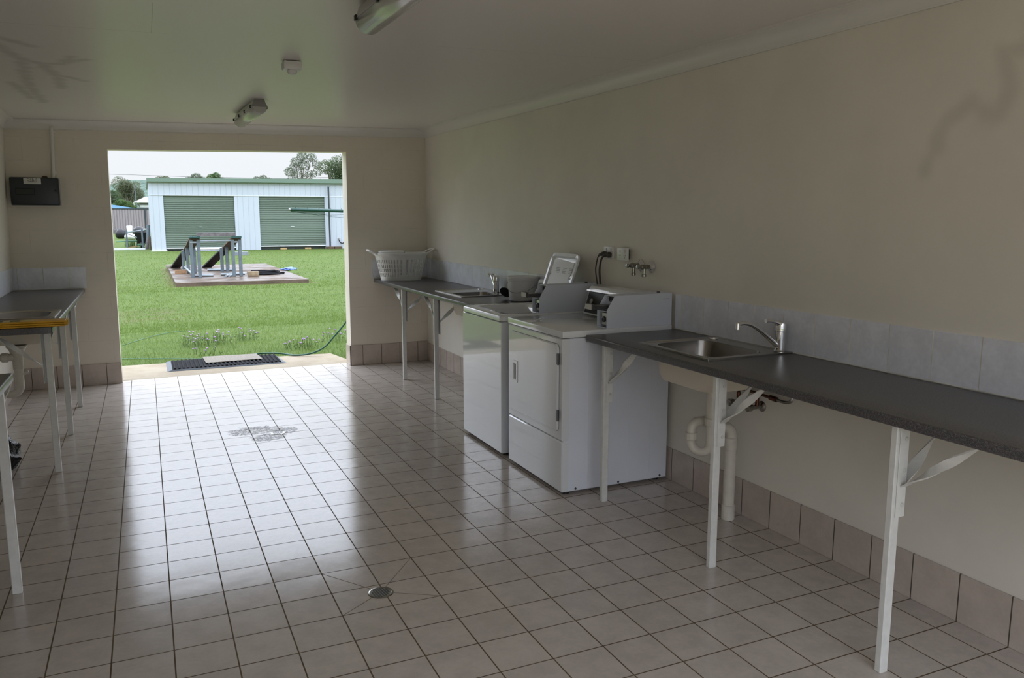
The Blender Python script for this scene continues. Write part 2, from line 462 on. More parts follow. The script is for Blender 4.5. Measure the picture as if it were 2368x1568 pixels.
def spline(pts, n=8):
    P = [Vector(p) for p in pts]; P = [P[0] * 2 - P[1]] + P + [P[-1] * 2 - P[-2]]; out = []
    for i in range(1, len(P) - 2):
        a, b, c, d = P[i - 1:i + 3]
        for k in range(n):
            t = k / n; out.append(.5 * ((2 * b) + (c - a) * t + (2 * a - 5 * b + 4 * c - d) * t * t + (3 * b - a - 3 * c + d) * t ** 3))
    return out + [P[-2]]

# ------------------------------------------------------------------ the room
XR, YB, YF, WT = 2.14, 4.9, -3.95, .19
def xl(z): return -1.735 + .034 * z          # the left wall leans a little
def cz(x, y): return 2.398 + .0095 * (y + .8) + .0205 * (x - 2.06)
OL0, OL1, OR0, OR1 = -.887, -.871, 1.287, 1.297     # doorway edges, bottom and top
ZL, ZR = 2.150, 2.200                               # lintel underside

b = B(); b.prism([(-1.75, YF), (XR + .0, YF), (XR, YB), (1.29, YB), (1.29, 5.082), (-.89, 4.998), (-.89, YB), (-1.75, YB)], 'z', -.10, 0.)
fl = struct(b.build('floor', 'floor', smooth=0))
for ax_, ay_ in ((0, 0), (0, -2 * TY), (2 * TX, 0), (2 * TX, -2 * TY)):     # tile cuts running to the near drain
    p, q = Vector((.19, -.275, .0003)), Vector((ax_, ay_, .0003)); d = (q - p) * .5; n_ = Vector((-d.y, d.x, 0)).normalized() * .0011
    B().obox((p + q) / 2, d, n_, (0, 0, .0003)).build('tile_cut', 'cutline', fl, 0)
b = B(); yy = [YF - WT, -1.75] + [-1.75 + .016 * k for k in range(1, 51)] + [YB + WT]; zz = [-.1, 1.55] + [1.55 + .016 * k for k in range(1, 48)] + [2.6]
G = [[b.bm.verts.new((XR, y, z)) for z in zz] for y in yy]
for j in range(len(yy) - 1):
    for i in range(len(zz) - 1): b.bm.faces.new((G[j][i], G[j][i + 1], G[j + 1][i + 1], G[j + 1][i]))
K_ = [[b.bm.verts.new((XR + WT, y, z)) for z in (-.1, 2.6)] for y in (YF - WT, YB + WT)]
b.bm.faces.new((K_[0][0], K_[1][0], K_[1][1], K_[0][1])); nz_ = len(zz) - 1
b.bm.faces.new([G[0][i] for i in range(nz_ + 1)] + [K_[0][1], K_[0][0]]); b.bm.faces.new([G[-1][i] for i in range(nz_ + 1)] + [K_[1][1], K_[1][0]])
b.bm.faces.new([g_[0] for g_ in G] + [K_[1][0], K_[0][0]]); b.bm.faces.new([g_[-1] for g_ in G] + [K_[1][1], K_[0][1]])
bmesh.ops.recalc_face_normals(b.bm, faces=b.bm.faces)
o = struct(b.build('wall_right', 'wall_r', smooth=0)); dark_mark_mask(o, 1, 2, markR, .028, .03, .012)
b = B(); b.loft([[(xl(-.1), YF - WT, -.1), (xl(2.6), YF - WT, 2.6), (xl(2.6) - WT, YF - WT, 2.6), (xl(-.1) - WT, YF - WT, -.1)],
                 [(xl(-.1), YB + WT, -.1), (xl(2.6), YB + WT, 2.6), (xl(2.6) - WT, YB + WT, 2.6), (xl(-.1) - WT, YB + WT, -.1)]])
struct(b.build('wall_left', 'wall', smooth=0))
def holed_wall(name, y0, y1, xa, xb, ol0, ol1, or0, or1, zl, zr, mat):
    b = B()
    poly = [(xa, -.1), (ol0, -.1), (ol1, zl), (or1, zr), (or0, -.1), (xb, -.1), (xb, 2.6), (xa, 2.6)]
    # three convex pieces welded into one solid
    bm = b.bm
    def vv(p, y): return bm.verts.new((p[0], y, p[1]))
    pts = {k: (p, ) for k, p in enumerate(poly)}
    top_l, top_r = (ol1, 2.6), (or1, 2.6)
    P = poly + [top_l, top_r]
    F = [vv(p, y0) for p in P]; K = [vv(p, y1) for p in P]
    for f in ((0, 1, 2, 8, 7), (2, 3, 9, 8), (3, 4, 5, 6, 9)):
        bm.faces.new([F[i] for i in f]); bm.faces.new([K[i] for i in f][::-1])
    loop = [0, 1, 2, 3, 4, 5, 6, 9, 8, 7]
    for i in range(len(loop)):
        a, c = loop[i], loop[(i + 1) % len(loop)]; bm.faces.new((F[a], K[a], K[c], F[c]))
    bmesh.ops.recalc_face_normals(bm, faces=bm.faces)
    return struct(b.build(name, mat, smooth=0))
holed_wall('wall_back', YB, YB + WT, -1.74, XR, OL0, OL1, OR0, OR1, ZL, ZR, 'block')
holed_wall('wall_front', YF - WT, YF, -1.74, XR, -1.55, -1.55, 1.95, 1.95, 2.12, 2.12, 'block')
# ceiling follows the slight fall of the room
b = B(); ring = []
xs = [-1.95] + [-1.55 + .02 * k for k in range(41)] + [-.6, .8, 2.35]; ys = [YF - WT, -2., 0.] + [.85 + .02 * k for k in range(146)] + [YB + WT]
g0 = [[b.bm.verts.new((x, y, cz(x, y))) for x in xs] for y in ys]
for j in range(len(ys) - 1):
    for i in range(len(xs) - 1): b.bm.faces.new((g0[j][i], g0[j + 1][i], g0[j + 1][i + 1], g0[j][i + 1]))
tp = [[b.bm.verts.new((x, y, 2.75)) for x in (xs[0], xs[-1])] for y in (ys[0], ys[-1])]
b.bm.faces.new((tp[0][0], tp[0][1], tp[1][1], tp[1][0]))
b.bm.faces.new(list(g0[0]) + [tp[0][1], tp[0][0]]); b.bm.faces.new(list(g0[-1]) + [tp[1][1], tp[1][0]])
b.bm.faces.new([g_[0] for g_ in g0] + [tp[1][0], tp[0][0]]); b.bm.faces.new([g_[-1] for g_ in g0] + [tp[1][1], tp[0][1]])
bmesh.ops.recalc_face_normals(b.bm, faces=b.bm.faces)
o = struct(b.build('ceiling', 'ceiling', smooth=0)); dark_mark_mask(o, 0, 1, markC, .028, .024, .014)
# coved cornice
def cornice(name, ends):
    b = B(); rings = []
    for wall, ceil in ends:
        wall, ceil = Vector(wall), Vector(ceil); corner = Vector((wall.x, wall.y, ceil.z)); o = Vector((ceil.x, ceil.y, wall.z))
        dz = ceil.z - wall.z; h = Vector((ceil.x - wall.x, ceil.y - wall.y, 0))
        prof = [wall, wall + h * .10, wall + h * .10 + Vector((0, 0, dz * .08))]
        for k in range(7):
            a = PI / 2 * k / 6
            prof.append(wall + h * (.12 + .76 * (1 - math.cos(a))) + Vector((0, 0, dz * (.10 + .78 * math.sin(a)))))
        prof += [ceil - h * .08 - Vector((0, 0, dz * .10)), ceil - Vector((0, 0, dz * .10)), ceil, corner]
        rings.append(prof)
    b.loft(rings); return struct(b.build(name, 'cornice', smooth=30))
g = .002
cornice('trim_1', [((xl(2.3) + 0, YB - g, 2.295), (xl(2.3) + .09, YB - .09, cz(-1.6, 4.8))), ((XR - g, YB - g, 2.369), (XR - .085, YB - .09, cz(2.05, 4.8)))])
cornice('trim_2', [((XR - g, YB - g, 2.369), (XR - .085, YB - .09, cz(2.05, 4.8))), ((XR - g, .76, 2.324), (XR - .085, .76, cz(2.05, .76))), ((XR - g, -1.26, 2.309), (XR - .085, -1.26, cz(2.05, -1.26))), ((XR - g, YF + g, 2.29), (XR - .085, YF + g, cz(2.05, YF)))])
cornice('trim_3', [((xl(2.3) + g, YB - g, 2.295), (xl(2.3) + .09, YB - .09, cz(-1.6, 4.8))), ((xl(2.25) + g, YF + g, 2.22), (xl(2.25) + .09, YF + g, cz(-1.6, YF)))])
# tile skirting
def skirting(name, mat, *boxes):
    b = B()
    for q in boxes: b.box(*q, r=.0015, seg=1)
    return struct(b.build(name, mat, smooth=0))
skirting('baseboard_right', 'skirt_y', (XR - .010, XR - .0005, YF + .01, YB - .0005, .0005, .192))
skirting('baseboard_back_left', 'skirt_x', (xl(0) + .005, OL0 + .001, YB - .010, YB - .0005, .0005, .197))
skirting('baseboard_back_right', 'skirt_x', (OR0 - .010, XR - .011, YB - .010, YB - .0005, .0005, .212))
skirting('baseboard_doorway_right', 'skirt_y', (OR0 - .010, OR0 - .0005, YB - .010, YB + WT - .005, .0005, .212))
skirting('baseboard_doorway_left', 'skirt_y', (OL0 + .0005, OL0 + .004, YB - .010, YB + WT - .005, .0005, .197))
b = B(); b.loft([[(xl(0) + .001, YF + .01, .0005), (xl(0) + .010, YF + .01, .0005), (xl(.19) + .010, YF + .01, .19), (xl(.19) + .001, YF + .01, .19)],
                 [(xl(0) + .001, YB - .012, .0005), (xl(0) + .010, YB - .012, .0005), (xl(.19) + .010, YB - .012, .19), (xl(.19) + .001, YB - .012, .19)]])
struct(b.build('baseboard_left', 'skirt_y', smooth=0))
# splashback tiles: near right, far right, right end wall, left, left end wall
ZT = .905
skirting('trim_4', 'splash_y', (XR - .008, XR - .0005, -2.9, .425, .902, 1.102))
skirting('trim_5', 'splash_y', (XR - .008, XR - .0005, 2.0, YB - .009, ZT + .001, 1.105))
skirting('trim_6', 'splash_x', (1.532, XR - .001, YB - .008, YB - .0005, ZT + .010, 1.114))
b = B(); b.loft([[(xl(.9) + .001, 2.0, .902), (xl(.9) + .009, 2.0, .902), (xl(1.1) + .009, 2.0, 1.1), (xl(1.1) + .001, 2.0, 1.1)],
                 [(xl(.9) + .001, YB - .009, .902), (xl(.9) + .009, YB - .009, .902), (xl(1.1) + .009, YB - .009, 1.1), (xl(1.1) + .001, YB - .009, 1.1)]])
struct(b.build('trim_7', 'splash_y', smooth=0))
skirting('trim_8', 'splash_x', (xl(1) + .001, -1.118, YB - .008, YB - .0005, .902, 1.096))

# ------------------------------------------------------------------ benches
def bench(label, xf, xw, y0, y1, z, legs, hole, group, brace_y, ps=-1):
    """xf front edge, xw wall edge; legs: y positions; brace_y: which way along the bench the braces run"""
    s = 1 if xw > xf else -1
    t = thing('laundry_bench', label, 'bench', ((xf + xw) / 2, (y0 + y1) / 2, 0), group)
    b = B(); bm = b.bm; th = .036
    X = sorted([xf, hole[0], hole[1], xw]) if hole else sorted([xf, xw]); Y = [y0] + ([hole[2], hole[3]] if hole else []) + [y1]
    V = {(i, j, k): bm.verts.new((X[i], Y[j], z - th * (1 - k))) for i in range(len(X)) for j in range(len(Y)) for k in (0, 1)}
    hol = {(1, 1)} if hole else set()
    for i in range(len(X) - 1):
        for j in range(len(Y) - 1):
            if (i, j) in hol: continue
            for k in (0, 1): bm.faces.new([V[p] for p in ((i, j, k), (i + 1, j, k), (i + 1, j + 1, k), (i, j + 1, k))])
            for (di, dj), (p, q) in {(-1, 0): ((i, j), (i, j + 1)), (1, 0): ((i + 1, j), (i + 1, j + 1)), (0, -1): ((i, j), (i + 1, j)), (0, 1): ((i, j + 1), (i + 1, j + 1))}.items():
                ni, nj = i + di, j + dj
                if (ni, nj) in hol or not (0 <= ni < len(X) - 1 and 0 <= nj < len(Y) - 1):
                    bm.faces.new((V[(*p, 0)], V[(*q, 0)], V[(*q, 1)], V[(*p, 1)]))
    bmesh.ops.recalc_face_normals(bm, faces=bm.faces)
    es = [e for e in bm.edges if (all(abs(v.co.x - xf) < 1e-6 for v in e.verts) and len(e.link_faces) == 2 and abs(e.link_faces[0].normal.dot(e.link_faces[1].normal)) < .5)]
    bmesh.ops.bevel(bm, geom=es, offset=.009, segments=3, affect='EDGES', profile=.5)
    b.build('benchtop', 'bench', t)
    for y in legs:
        zt = z - th
        x0 = xf + s * .022; x1 = x0 + s * .036; xa, xb = min(x0, x1), max(x0, x1)
        lg = B().box(xa, xb, y - .012, y + .014, 0, zt, .003, 1).build('leg', 'legw', t)
        # folded bracket plate screwed to the leg
        pa, pb = sorted((x0 + s * .012, x0 + s * .052))
        ya, yb = (y - .0165, y - .013) if ps < 0 else (y + .015, y + .0185)
        bk = B(); bk.box(pa, pb, ya, yb, zt - .31, zt, .0008, 1)
        bk.box(*sorted((x0 + s * .049, x0 + s * .0525)), y - .016, y + .012, zt - .31, zt, .0008, 1)
        bk.build('bracket', 'legw', lg)
        for dz in (.045, .15, .268):
            B().lathe(((pa + pb) / 2 + s * .006, y + ps * .0165 + (.002 if ps > 0 else 0), zt - dz), (0, ps, 0), ((0, .0075), (.003, .0072), (.0045, .004)), 10).build('bolt', 'bolt', lg)
        for e in brace_y:
            yd = y - .0185 if e < 0 else y + .0205
            B().strap((x0 + s * .036, yd, zt - .205), (x0 + s * .018, y + e * .28, zt - .001), side=(1, 0, 0)).build('brace', 'legw', t)
        
        B().strap((x0 + s * .052, y + .0, zt - .205), (x0 + s * .30, y + .03, zt - .001), side=(0, 1, 0)).build('brace', 'legw', t)
    return t
GB = 'charcoal laundry benches on white steel legs'
bench('charcoal speckled bench with a sink standing between the dryer and the picture edge', 1.545, XR - .009, -2.9, .425, .9, (.272, -.648, -1.555, -2.45), (1.67, 2.03, -.47, .01), GB, (-1,))
bench('charcoal bench in the far corner carrying the white laundry basket and bucket', 1.545, XR - .009, 1.975, YB - .010, ZT, (3.955, 3.028), (1.695, 2.04, 2.67, 3.01), GB, (1,), 1)
bench('charcoal bench under the switchboard with a yellow board lying on its end', -1.135, xl(.9) + .010, 2.0, YB - .010, .9, (2.095, 3.025, 3.973), (-1.60, -1.21, 2.56, 2.92), GB, (1,), 1)
bench('charcoal bench end at the left picture edge jutting in in front of the black bag', -1.137, xl(.9) + .010, -2.9, .46, .9, (.338, -.6, -1.5), None, GB, (1,), 1)

# ------------------------------------------------------------------ sinks
def sink(label, x0, x1, y0, y1, z, bx0, bx1, by0, by1, depth, group='drop-in laundry sinks', waste=True):
    t = thing('laundry_sink', label, 'sink', ((x0 + x1) / 2, (y0 + y1) / 2, z), group)
    N = 8
    out = rrect(x0, x1, y0, y1, z, .004, N)
    def at(ring, zz): return [(p[0], p[1], zz) for p in ring]
    inr = rrect(bx0, bx1, by0, by1, z, .07, N)
    ris = rrect(x0 + .012, x1 - .012, y0 + .012, y1 - .012, z, .006, N)
    b = B(); b.loft([at(out, z + .0005), at(out, z + .009), at(ris, z + .010), at(rrect(x0 + .018, x1 - .018, y0 + .018, y1 - .018, 0, .008, N), z + .006), at(inr, z + .004), at(inr, z - .012)], True, False, False)
    b.build('rim', 'steel', t, 25)
    i1 = rrect(bx0 + .014, bx1 - .014, by0 + .014, by1 - .014, 0, .07, N); i2 = rrect(bx0 + .05, bx1 - .05, by0 + .05, by1 - .05, 0, .05, N)
    b = B(); b.loft([at(inr, z + .003), at(i1, z - depth + .035), at(rrect(bx0 + .024, bx1 - .024, by0 + .024, by1 - .024, 0, .065, N), z - depth + .010), at(i2, z - depth)], True, False, True)
    b.build('basin', 'bowl', t, 50)
    e = .004
    o0 = rrect(bx0 - e + .002, bx1 + e - .002, by0 - e + .002, by1 + e - .002, 0, .07, N); o1 = rrect(bx0 + .008, bx1 - .008, by0 + .008, by1 - .008, 0, .075, N)
    b = B(); b.loft([at(o0, z - .04), at(o1, z - depth + .03), at(rrect(bx0 + .022, bx1 - .022, by0 + .022, by1 - .022, 0, .07, N), z - depth), at(i2, z - depth - .006)], True, False, True)
    b.build('basin_shell', 'basin', t, 50)
    B().lathe(((bx0 + bx1) / 2, (by0 + by1) / 2, z - depth + .001), (0, 0, 1), ((0, .04), (.003, .04), (.004, .03), (.001, .028)), 20).build('drain_plug', 'dullchrome', t)
    B().lathe((x1 - .055 if x1 > 0 else x0 + .055, y1 - .045, z + .006), (0, 0, 1), ((0, .024), (.004, .023), (.005, .015), (.002, .013)), 20).build('overflow_cap', 'chrome', t)
    return t
sink('stainless steel sink set in the bench beside the dryer', 1.636, 2.128, -.512, .045, .9, 1.685, 2.02, -.455, -.005, .17)
sink('stainless steel sink set in the bench beside the white bucket', 1.662, 2.128, 2.625, 3.27, ZT, 1.705, 2.03, 2.68, 3.00, .17)
sink('stainless steel sink in the bench under the switchboard', -1.655, -1.165, 2.50, 2.975, .9, -1.595, -1.215, 2.565, 2.915, .17)

def mixer(label, x, y, z, ang, reach=.262):
    t = thing('mixer_tap', label, 'tap', (x, y, z), 'chrome lever mixer taps')
    d = Vector((math.cos(ang), math.sin(ang), 0)); c = Vector((x, y, z)); up = Vector((0, 0, 1))
    B().lathe(c, up, ((0, .030), (.006, .030), (.008, .0255), (.093, .0245), (.096, .0275), (.118, .0275), (.134, .024), (.141, .010)), 24).build('tap_body', 'chrome', t)
    p0 = c + d * .015 + up * .022
    pts = bez(p0, p0 + d * reach * .35 + up * .07, p0 + d * reach * .62 + up * .135, c + d * (reach - .012) + up * .142, 14)
    pts.append(c + d * reach + up * .138)
    b = B(); b.tube(pts, [.0125 - .0035 * min(1, i / 8) for i in range(len(pts))], 12)
    b.cyl(c + d * (reach - .004) + up * .146, c + d * (reach - .004) + up * .118, .011, 14)
    b.build('spout', 'chrome', t, 40)
    q = c + up * .122
    pts = bez(q - d * .005 + up * .004, q + d * .03 + up * .012, q + d * .045 + up * .028, q + d * .095 + up * .026, 10)
    lv = B(); lv.tube(pts, [.018, .0175, .016, .013, .0105, .0085, .008, .0078, .0078, .008, .0095], 12)
    lv.build('lever', 'chrome', t, 40)
    return t
mixer('chrome lever tap on the sink beside the dryer', 2.095, -.462, .908, PI * 1.0)
mixer('chrome lever tap on the sink beside the white bucket', 2.075, 2.875, ZT + .006, PI * .46, .235)

# waste pipes under the near right sink
t = thing('waste_pipe', 'white plastic trap and drain pipe under the sink beside the dryer', 'pipe', (2.03, -.22, 0))
cx, cy = 1.868, -.258
B().lathe((cx, cy, .7225), (0, 0, -1), ((0, .036), (.02, .030), (.022, .0235), (.19, .0235)), 20).build('tailpiece', 'pvc', t)
nutp = ((0, .027), (.004, .031), (.034, .031), (.038, .0275))
B().lathe((cx, cy, .56), (0, 0, -1), nutp, 12).build('slip_nut', 'pvc', t, 20)
lx, ly = 1.812, -.178
m0 = Vector(((cx + lx) / 2, (cy + ly) / 2, .43)); u = (Vector((cx, cy, .43)) - m0); rr = u.length; u.normalize()
pts = [(cx, cy, .55), (cx, cy, .49)] + arc(m0, u, (0, 0, -1), rr, 0, PI, 14) + [(lx, ly, .47)]
B().tube(pts, .0225, 16).build('trap_bend', 'pvc', t, 45)
B().lathe((lx, ly, .475), (0, 0, -1), nutp, 12).build('slip_nut', 'pvc', t, 20)
px_, py_ = 2.03, -.218
top = [(lx, ly, .465), (lx, ly, .485)] + [Vector((lx, ly, .485)) + Vector((.04 * (1 - math.cos(a)), 0, .04 * math.sin(a))) for a in [PI / 2 * k / 8 for k in range(1, 9)]]
B().tube(top + [(lx + .10, ly - .012, .525)], .023, 16).build('trap_elbow', 'pvc', t, 45)
B().cyl((lx + .075, ly - .006, .524), (lx + .135, ly - .02, .515), .031, 18).build('socket', 'pvc', t)
hp = [(lx + .10, ly - .012, .518), (1.955, -.205, .495), (1.99, -.211, .487)] + [Vector((1.99, -.212, .447)) + Vector((.042 * math.sin(a), -.006 * math.sin(a), .042 * math.cos(a))) for a in [PI / 2 * k / 8 for k in range(1, 9)]] + [(px_ + .002, py_, .42)]
B().tube(hp, [.024, .026] + [.0275] * (len(hp) - 2), 18).build('bend', 'pvc', t, 45)
B().lathe((px_, py_, .0), (0, 0, 1), ((0, .0305), (.003, .034), (.075, .034), (.079, .0295), (.37, .0295), (.372, .0315), (.43, .0315), (.434, .028)), 24).build('drain_pipe', 'pvc', t)

def stop_valve(label, y, z, g):
    t = thing('stop_valve', label, 'valve', (XR - .001, y, z), g)
    B().lathe((XR - .0005, y, z), (-1, 0, 0), ((0, .027), (.004, .027), (.012, .018), (.014, .011)), 20).build('flange', 'dullchrome', t)
    B().lathe((XR - .012, y, z), (-1, 0, 0), ((0, .011), (.05, .011), (.052, .014), (.062, .014), (.064, .009)), 16).build('valve_body', 'dullchrome', t)
    B().lathe((XR - .07, y, z), (-1, 0, 0), ((0, .017), (.004, .0185), (.026, .0185), (.030, .012)), 12).build('handle', 'dullchrome', t)
    B().cyl((XR - .035, y, z + .008), (XR - .035, y, z + .05), .010, 12).build('outlet', 'copper', t)
stop_valve('chrome stop valve under the sink nearer the end of the copper pipe', -.312, .603, 'stop valves under the sink')
stop_valve('chrome stop valve half hidden behind the bench brace and leg', -.175, .603, 'stop valves under the sink')
t = thing('copper_pipe', 'thin brown copper pipe bending up under the bench beside the stop valves', 'pipe', (XR - .03, -.4, .67))
B().tube(spline([(XR - .035, -.175, .657), (XR - .035, -.20, .672), (XR - .035, -.31, .672), (XR - .034, -.44, .667)], 6), .0075, 10).build('straight_pipe', 'copper', t)
B().cyl((XR - .034, -.40, .669), (XR - .034, -.445, .667), .013, 10).build('union', 'copper', t)
B().tube(spline([(XR - .034, -.44, .667), (XR - .03, -.49, .664), (XR - .028, -.525, .672), (XR - .028, -.535, .70), (XR - .028, -.535, .862)], 8), .008, 10).build('bend', 'dullchrome', t)

# waste pipe under the left sink
t = thing('waste_pipe', 'white plastic trap hanging under the sink below the switchboard', 'pipe', (-1.40, 2.62, 0))
cx, cy = -1.405, 2.62
B().lathe((cx, cy, .7225), (0, 0, -1), ((0, .06), (.012, .06), (.03, .045), (.05, .040), (.052, .031), (.15, .031)), 20).build('tailpiece', 'pvc', t)
B().cyl((cx, cy, .645), (cx - .075, cy, .645), .0245, 16).build('side_branch', 'pvc', t)
B().lathe((cx - .05, cy, .645), (-1, 0, 0), nutp, 14).build('slip_nut', 'pvc', t, 20)
B().tube([(cx - .07, cy, .645), (cx - .20, cy, .65), (xl(.65) + .012, cy, .65)], .023, 14).build('side_pipe', 'pvc', t)
B().lathe((cx, cy, .60), (0, 0, -1), nutp, 14).build('slip_nut', 'pvc', t, 20)
m0 = Vector((cx - .052, cy, .455))
B().tube([(cx, cy, .60), (cx, cy, .48)] + arc(m0, (1, 0, 0), (0, 0, -1), .052, 0, PI, 14) + [(cx - .104, cy, .50), (cx - .13, cy, .53), (xl(.53) + .012, cy, .53)], .0265, 16).build('trap_bend', 'pvc', t, 45)
B().cyl((cx + .02, cy, .53), (cx + .055, cy, .545), .010, 10).build('clean_out', 'pvc', t)

# ------------------------------------------------------------------ dryer and washer
def panel_x(b, x_back, x_front, y0, y1, z0, z1, r, bev=.003):
    """rounded panel facing -x"""
    b.loft([rrect_x(x_back, y0, y1, z0, z1, r), rrect_x(x_front + bev, y0, y1, z0, z1, r), rrect_x(x_front, y0 + bev, y1 - bev, z0 + bev, z1 - bev, max(.001, r - bev))])
    return b
def coin_box(t, y0, z0):
    y1 = y0 + .105; w = .003
    side = [(1.686, z0), (1.686, z0 + .099), (1.736, z0 + .178), (2.118, z0 + .183), (2.118, z0)]
    b = B()
    bm = b.bm
    b.prism(side, 'y', y0, y0 + w); b.prism(side, 'y', y1 - w, y1)
    inner = [(1.728, z0 + .001), (1.728, z0 + .095), (1.765, z0 + .165), (1.765, z0 + .176), (2.117, z0 + .181), (2.117, z0 + .001)]
    b.prism(inner, 'y', y0 + w, y1 - w)
    b.box(1.688, 1.73, y0 + w, y1 - w, z0, z0 + .003); b.box(1.688, 1.73, y0 + w, y1 - w, z0 + .090, z0 + .094)
    b.prism([(1.737, z0 + .174), (1.737, z0 + .178), (1.768, z0 + .179), (1.768, z0 + .174)], 'y', y0 + w, y1 - w)
    cb = b.build('coin_box', 'coin', t, 20)
    ym = (y0 + y1) / 2
    s = B(); s.box(1.612, 1.745, ym - .030, ym + .034, z0 + .105, z0 + .126, .003, 1)
    s.box(1.600, 1.618, ym - .034, ym + .038, z0 + .104, z0 + .137, .003, 1)
    s.build('coin_slide', 'darkmetal', cb)
    B().box(1.597, 1.6005, ym - .032, ym + .036, z0 + .106, z0 + .135, .001, 1).build('slide_end', 'fitside', cb)
    s = B(); s.box(1.755, 1.7645, ym - .040, ym + .04, z0 + .10, z0 + .172, .002, 1)
    for k in range(6): s.box(1.751, 1.756, ym - .036 + k * .013, ym - .030 + k * .013, z0 + .135, z0 + .165)
    s.build('coin_slot_plate', 'darkmetal', cb)
    B().box(1.702, 1.7285, ym - .030, ym + .040, z0 + .012, z0 + .084, .003, 1).build('coin_drawer', 'dullchrome', cb)
    B().lathe((1.702, ym + .006, z0 + .045), (-1, 0, 0), ((0, .017), (.006, .016), (.008, .008), (.003, .006)), 16).build('lock', 'darkmetal', cb)
    B().box(2.055, 2.10, y0 - .0008, y0 + .0004, z0 + .148, z0 + .151).build('name_mark', 'grey', cb)
    B().lathe((2.06, ym, z0 + .181), (0, 0, 1), ((0, .010), (.006, .010), (.008, .006)), 14).build('top_lock', 'darkmetal', cb)
    return cb

# dryer
DX0, DX1, DY0, DY1 = 1.41, 2.115, .433, 1.148
t = thing('tumble_dryer', 'white coin operated tumble dryer with a front door beside the near bench', 'dryer', (1.76, .79, 0), 'coin operated laundry machines')
B().box(DX0 + .012, DX1 - .003, DY0 + .004, DY1 - .004, .018, .884, .004, 1).build('cabinet', 'whiteside', t)
B().box(DX0 - .004, DX1 + .003, DY0 - .004, DY1 + .004, .888, .926, .006, 2).build('top_panel', 'white', t)
b = B(); panel_x(b, DX0 + .043, DX0, DY0 + .001, DY1 - .001, .312, .884, .008, .006); b.build('front_panel', 'white', t)
b = B(); panel_x(b, DX0 + .043, DX0, DY0 + .001, DY1 - .001, .018, .308, .008, .006); b.build('lower_panel', 'white', t)
b = B(); panel_x(b, DX0 + .002, DX0 - .0012, .4705, 1.1076, .3606, .8518, .029, .0005); b.build('door_gasket', 'black', t)
b = B(); panel_x(b, DX0 - .001, DX0 - .012, .472, 1.106, .3625, .850, .028, .006); dd = b.build('door', 'white', t)
hx = DX0 - .012
b = B(); n = 5
b.loft([rrect_x(hx, .986, 1.066, .540, .676, .008), rrect_x(hx - .004, .988, 1.064, .542, .674, .008), rrect_x(hx - .004, 1.004, 1.048, .556, .660, .005), rrect_x(hx - .0005, 1.006, 1.046, .558, .658, .005)])
b.build('door_handle', 'white', dd)
B().box(hx - .0016, hx - .0006, 1.012, 1.034, .560, .655).build('handle_slot', 'grey', dd)
for z in (.455, .77):
    b = B(); b.cyl((DX0 - .010, .468, z - .032), (DX0 - .010, .468, z + .032), .0055, 10); b.box(DX0 - .014, DX0 - .001, .470, .480, z - .030, z + .030)
    b.build('hinge', 'darkmetal', t)
for x in (1.50, 1.78, 2.065):
    B().lathe((x, DY0 + .004, .032), (0, -1, 0), ((0, .007), (.002, .007), (.003, .003)), 10).build('screw', 'darkmetal', t)
for x in (1.46, 2.06):
    for y in (.48, 1.10): B().lathe((x, y, 0), (0, 0, 1), ((0, .022), (.012, .022), (.02, .012)), 12).build('foot', 'black', t)
b = B()
for x in (1.575, 1.84, 1.99): b.box(x - .0012, x + .0012, DY0 + .0025, DY0 + .0042, .06, .87)
b.build('pressed_seam', 'whiteside', t)
coin_box(t, .438, .9265)
con = B(); con.prism([(1.925, .9265), (1.972, 1.088), (1.985, 1.103), (2.04, 1.112), (2.112, 1.100), (2.112, .9265)], 'y', .546, 1.128, .004)
con = con.build('console', 'white', t, 40)
B().obox((1.9478, .84, 1.008), (.0012, 0, -.0003), (0, .274, 0), (.0205, 0, .071)).build('control_face', 'black', con)
B().obox((1.9465, .84, 1.078), (.0012, 0, -.0003), (0, .274, 0), (.0014, 0, .005)).build('face_trim', 'dullchrome', con)
for y in (1.04, .86, .66): B().lathe((1.946, y, 1.01), (-1, 0, .29), ((0, .020), (.012, .018), (.014, .006)), 18).build('knob', 'dullchrome', con)

# washer
WX0, WX1, WY0, WY1 = 1.41, 2.085, 1.258, 1.942
t = thing('washing_machine', 'white coin operated top loading washer with its lid open', 'washing machine', (1.75, 1.6, 0), 'coin operated laundry machines')
b = B(); b.box(WX0 + .006, WX1 - .004, WY0 + .004, WY1 - .004, .018, .60, .006, 2)
b.build('cabinet', 'whiteside', t)
b = B()
N = 8
o = lambda e, z: rrect(WX0 + .006 + e, WX1 - .004 - e, WY0 + .004 + e, WY1 - .004 - e, z, .02, N)
b.loft([o(0, .59), o(0, .880)], True, False, False); b.build('upper_cabinet', 'whiteside', t)
b = B(); panel_x(b, WX0 + .040, WX0, WY0 + .001, WY1 - .001, .018, .880, .008, .006); b.build('front_panel', 'white', t)
b = B(); o = lambda e, z: rrect(WX0 - .002 + e, WX1 - e, WY0 - .002 + e, WY1 + .002 - e, z, .03, N)
h = lambda e, z: rrect(1.50 + e, 1.875 - e, 1.345 + e, 1.875 - e, z, .06, N)
b.loft([o(0, .884), o(0, .912), o(.004, .919), o(.012, .922), h(-.012, .922), h(-.004, .918), h(.012, .895), h(.02, .86), h(.06, .80)], True, False, False)
b.build('top_panel', 'white', t, 40)
b = B(); b.lathe((1.70, 1.61, .802), (0, 0, -1), ((0, .19), (.02, .195), (.19, .195)), 32, False, True); b.build('drum', 'steel', t)
B().lathe((1.70, 1.61, .62), (0, 0, 1), ((0, .07), (.1, .05), (.17, .035), (.18, .01)), 20).build('agitator', 'gplastic', t)
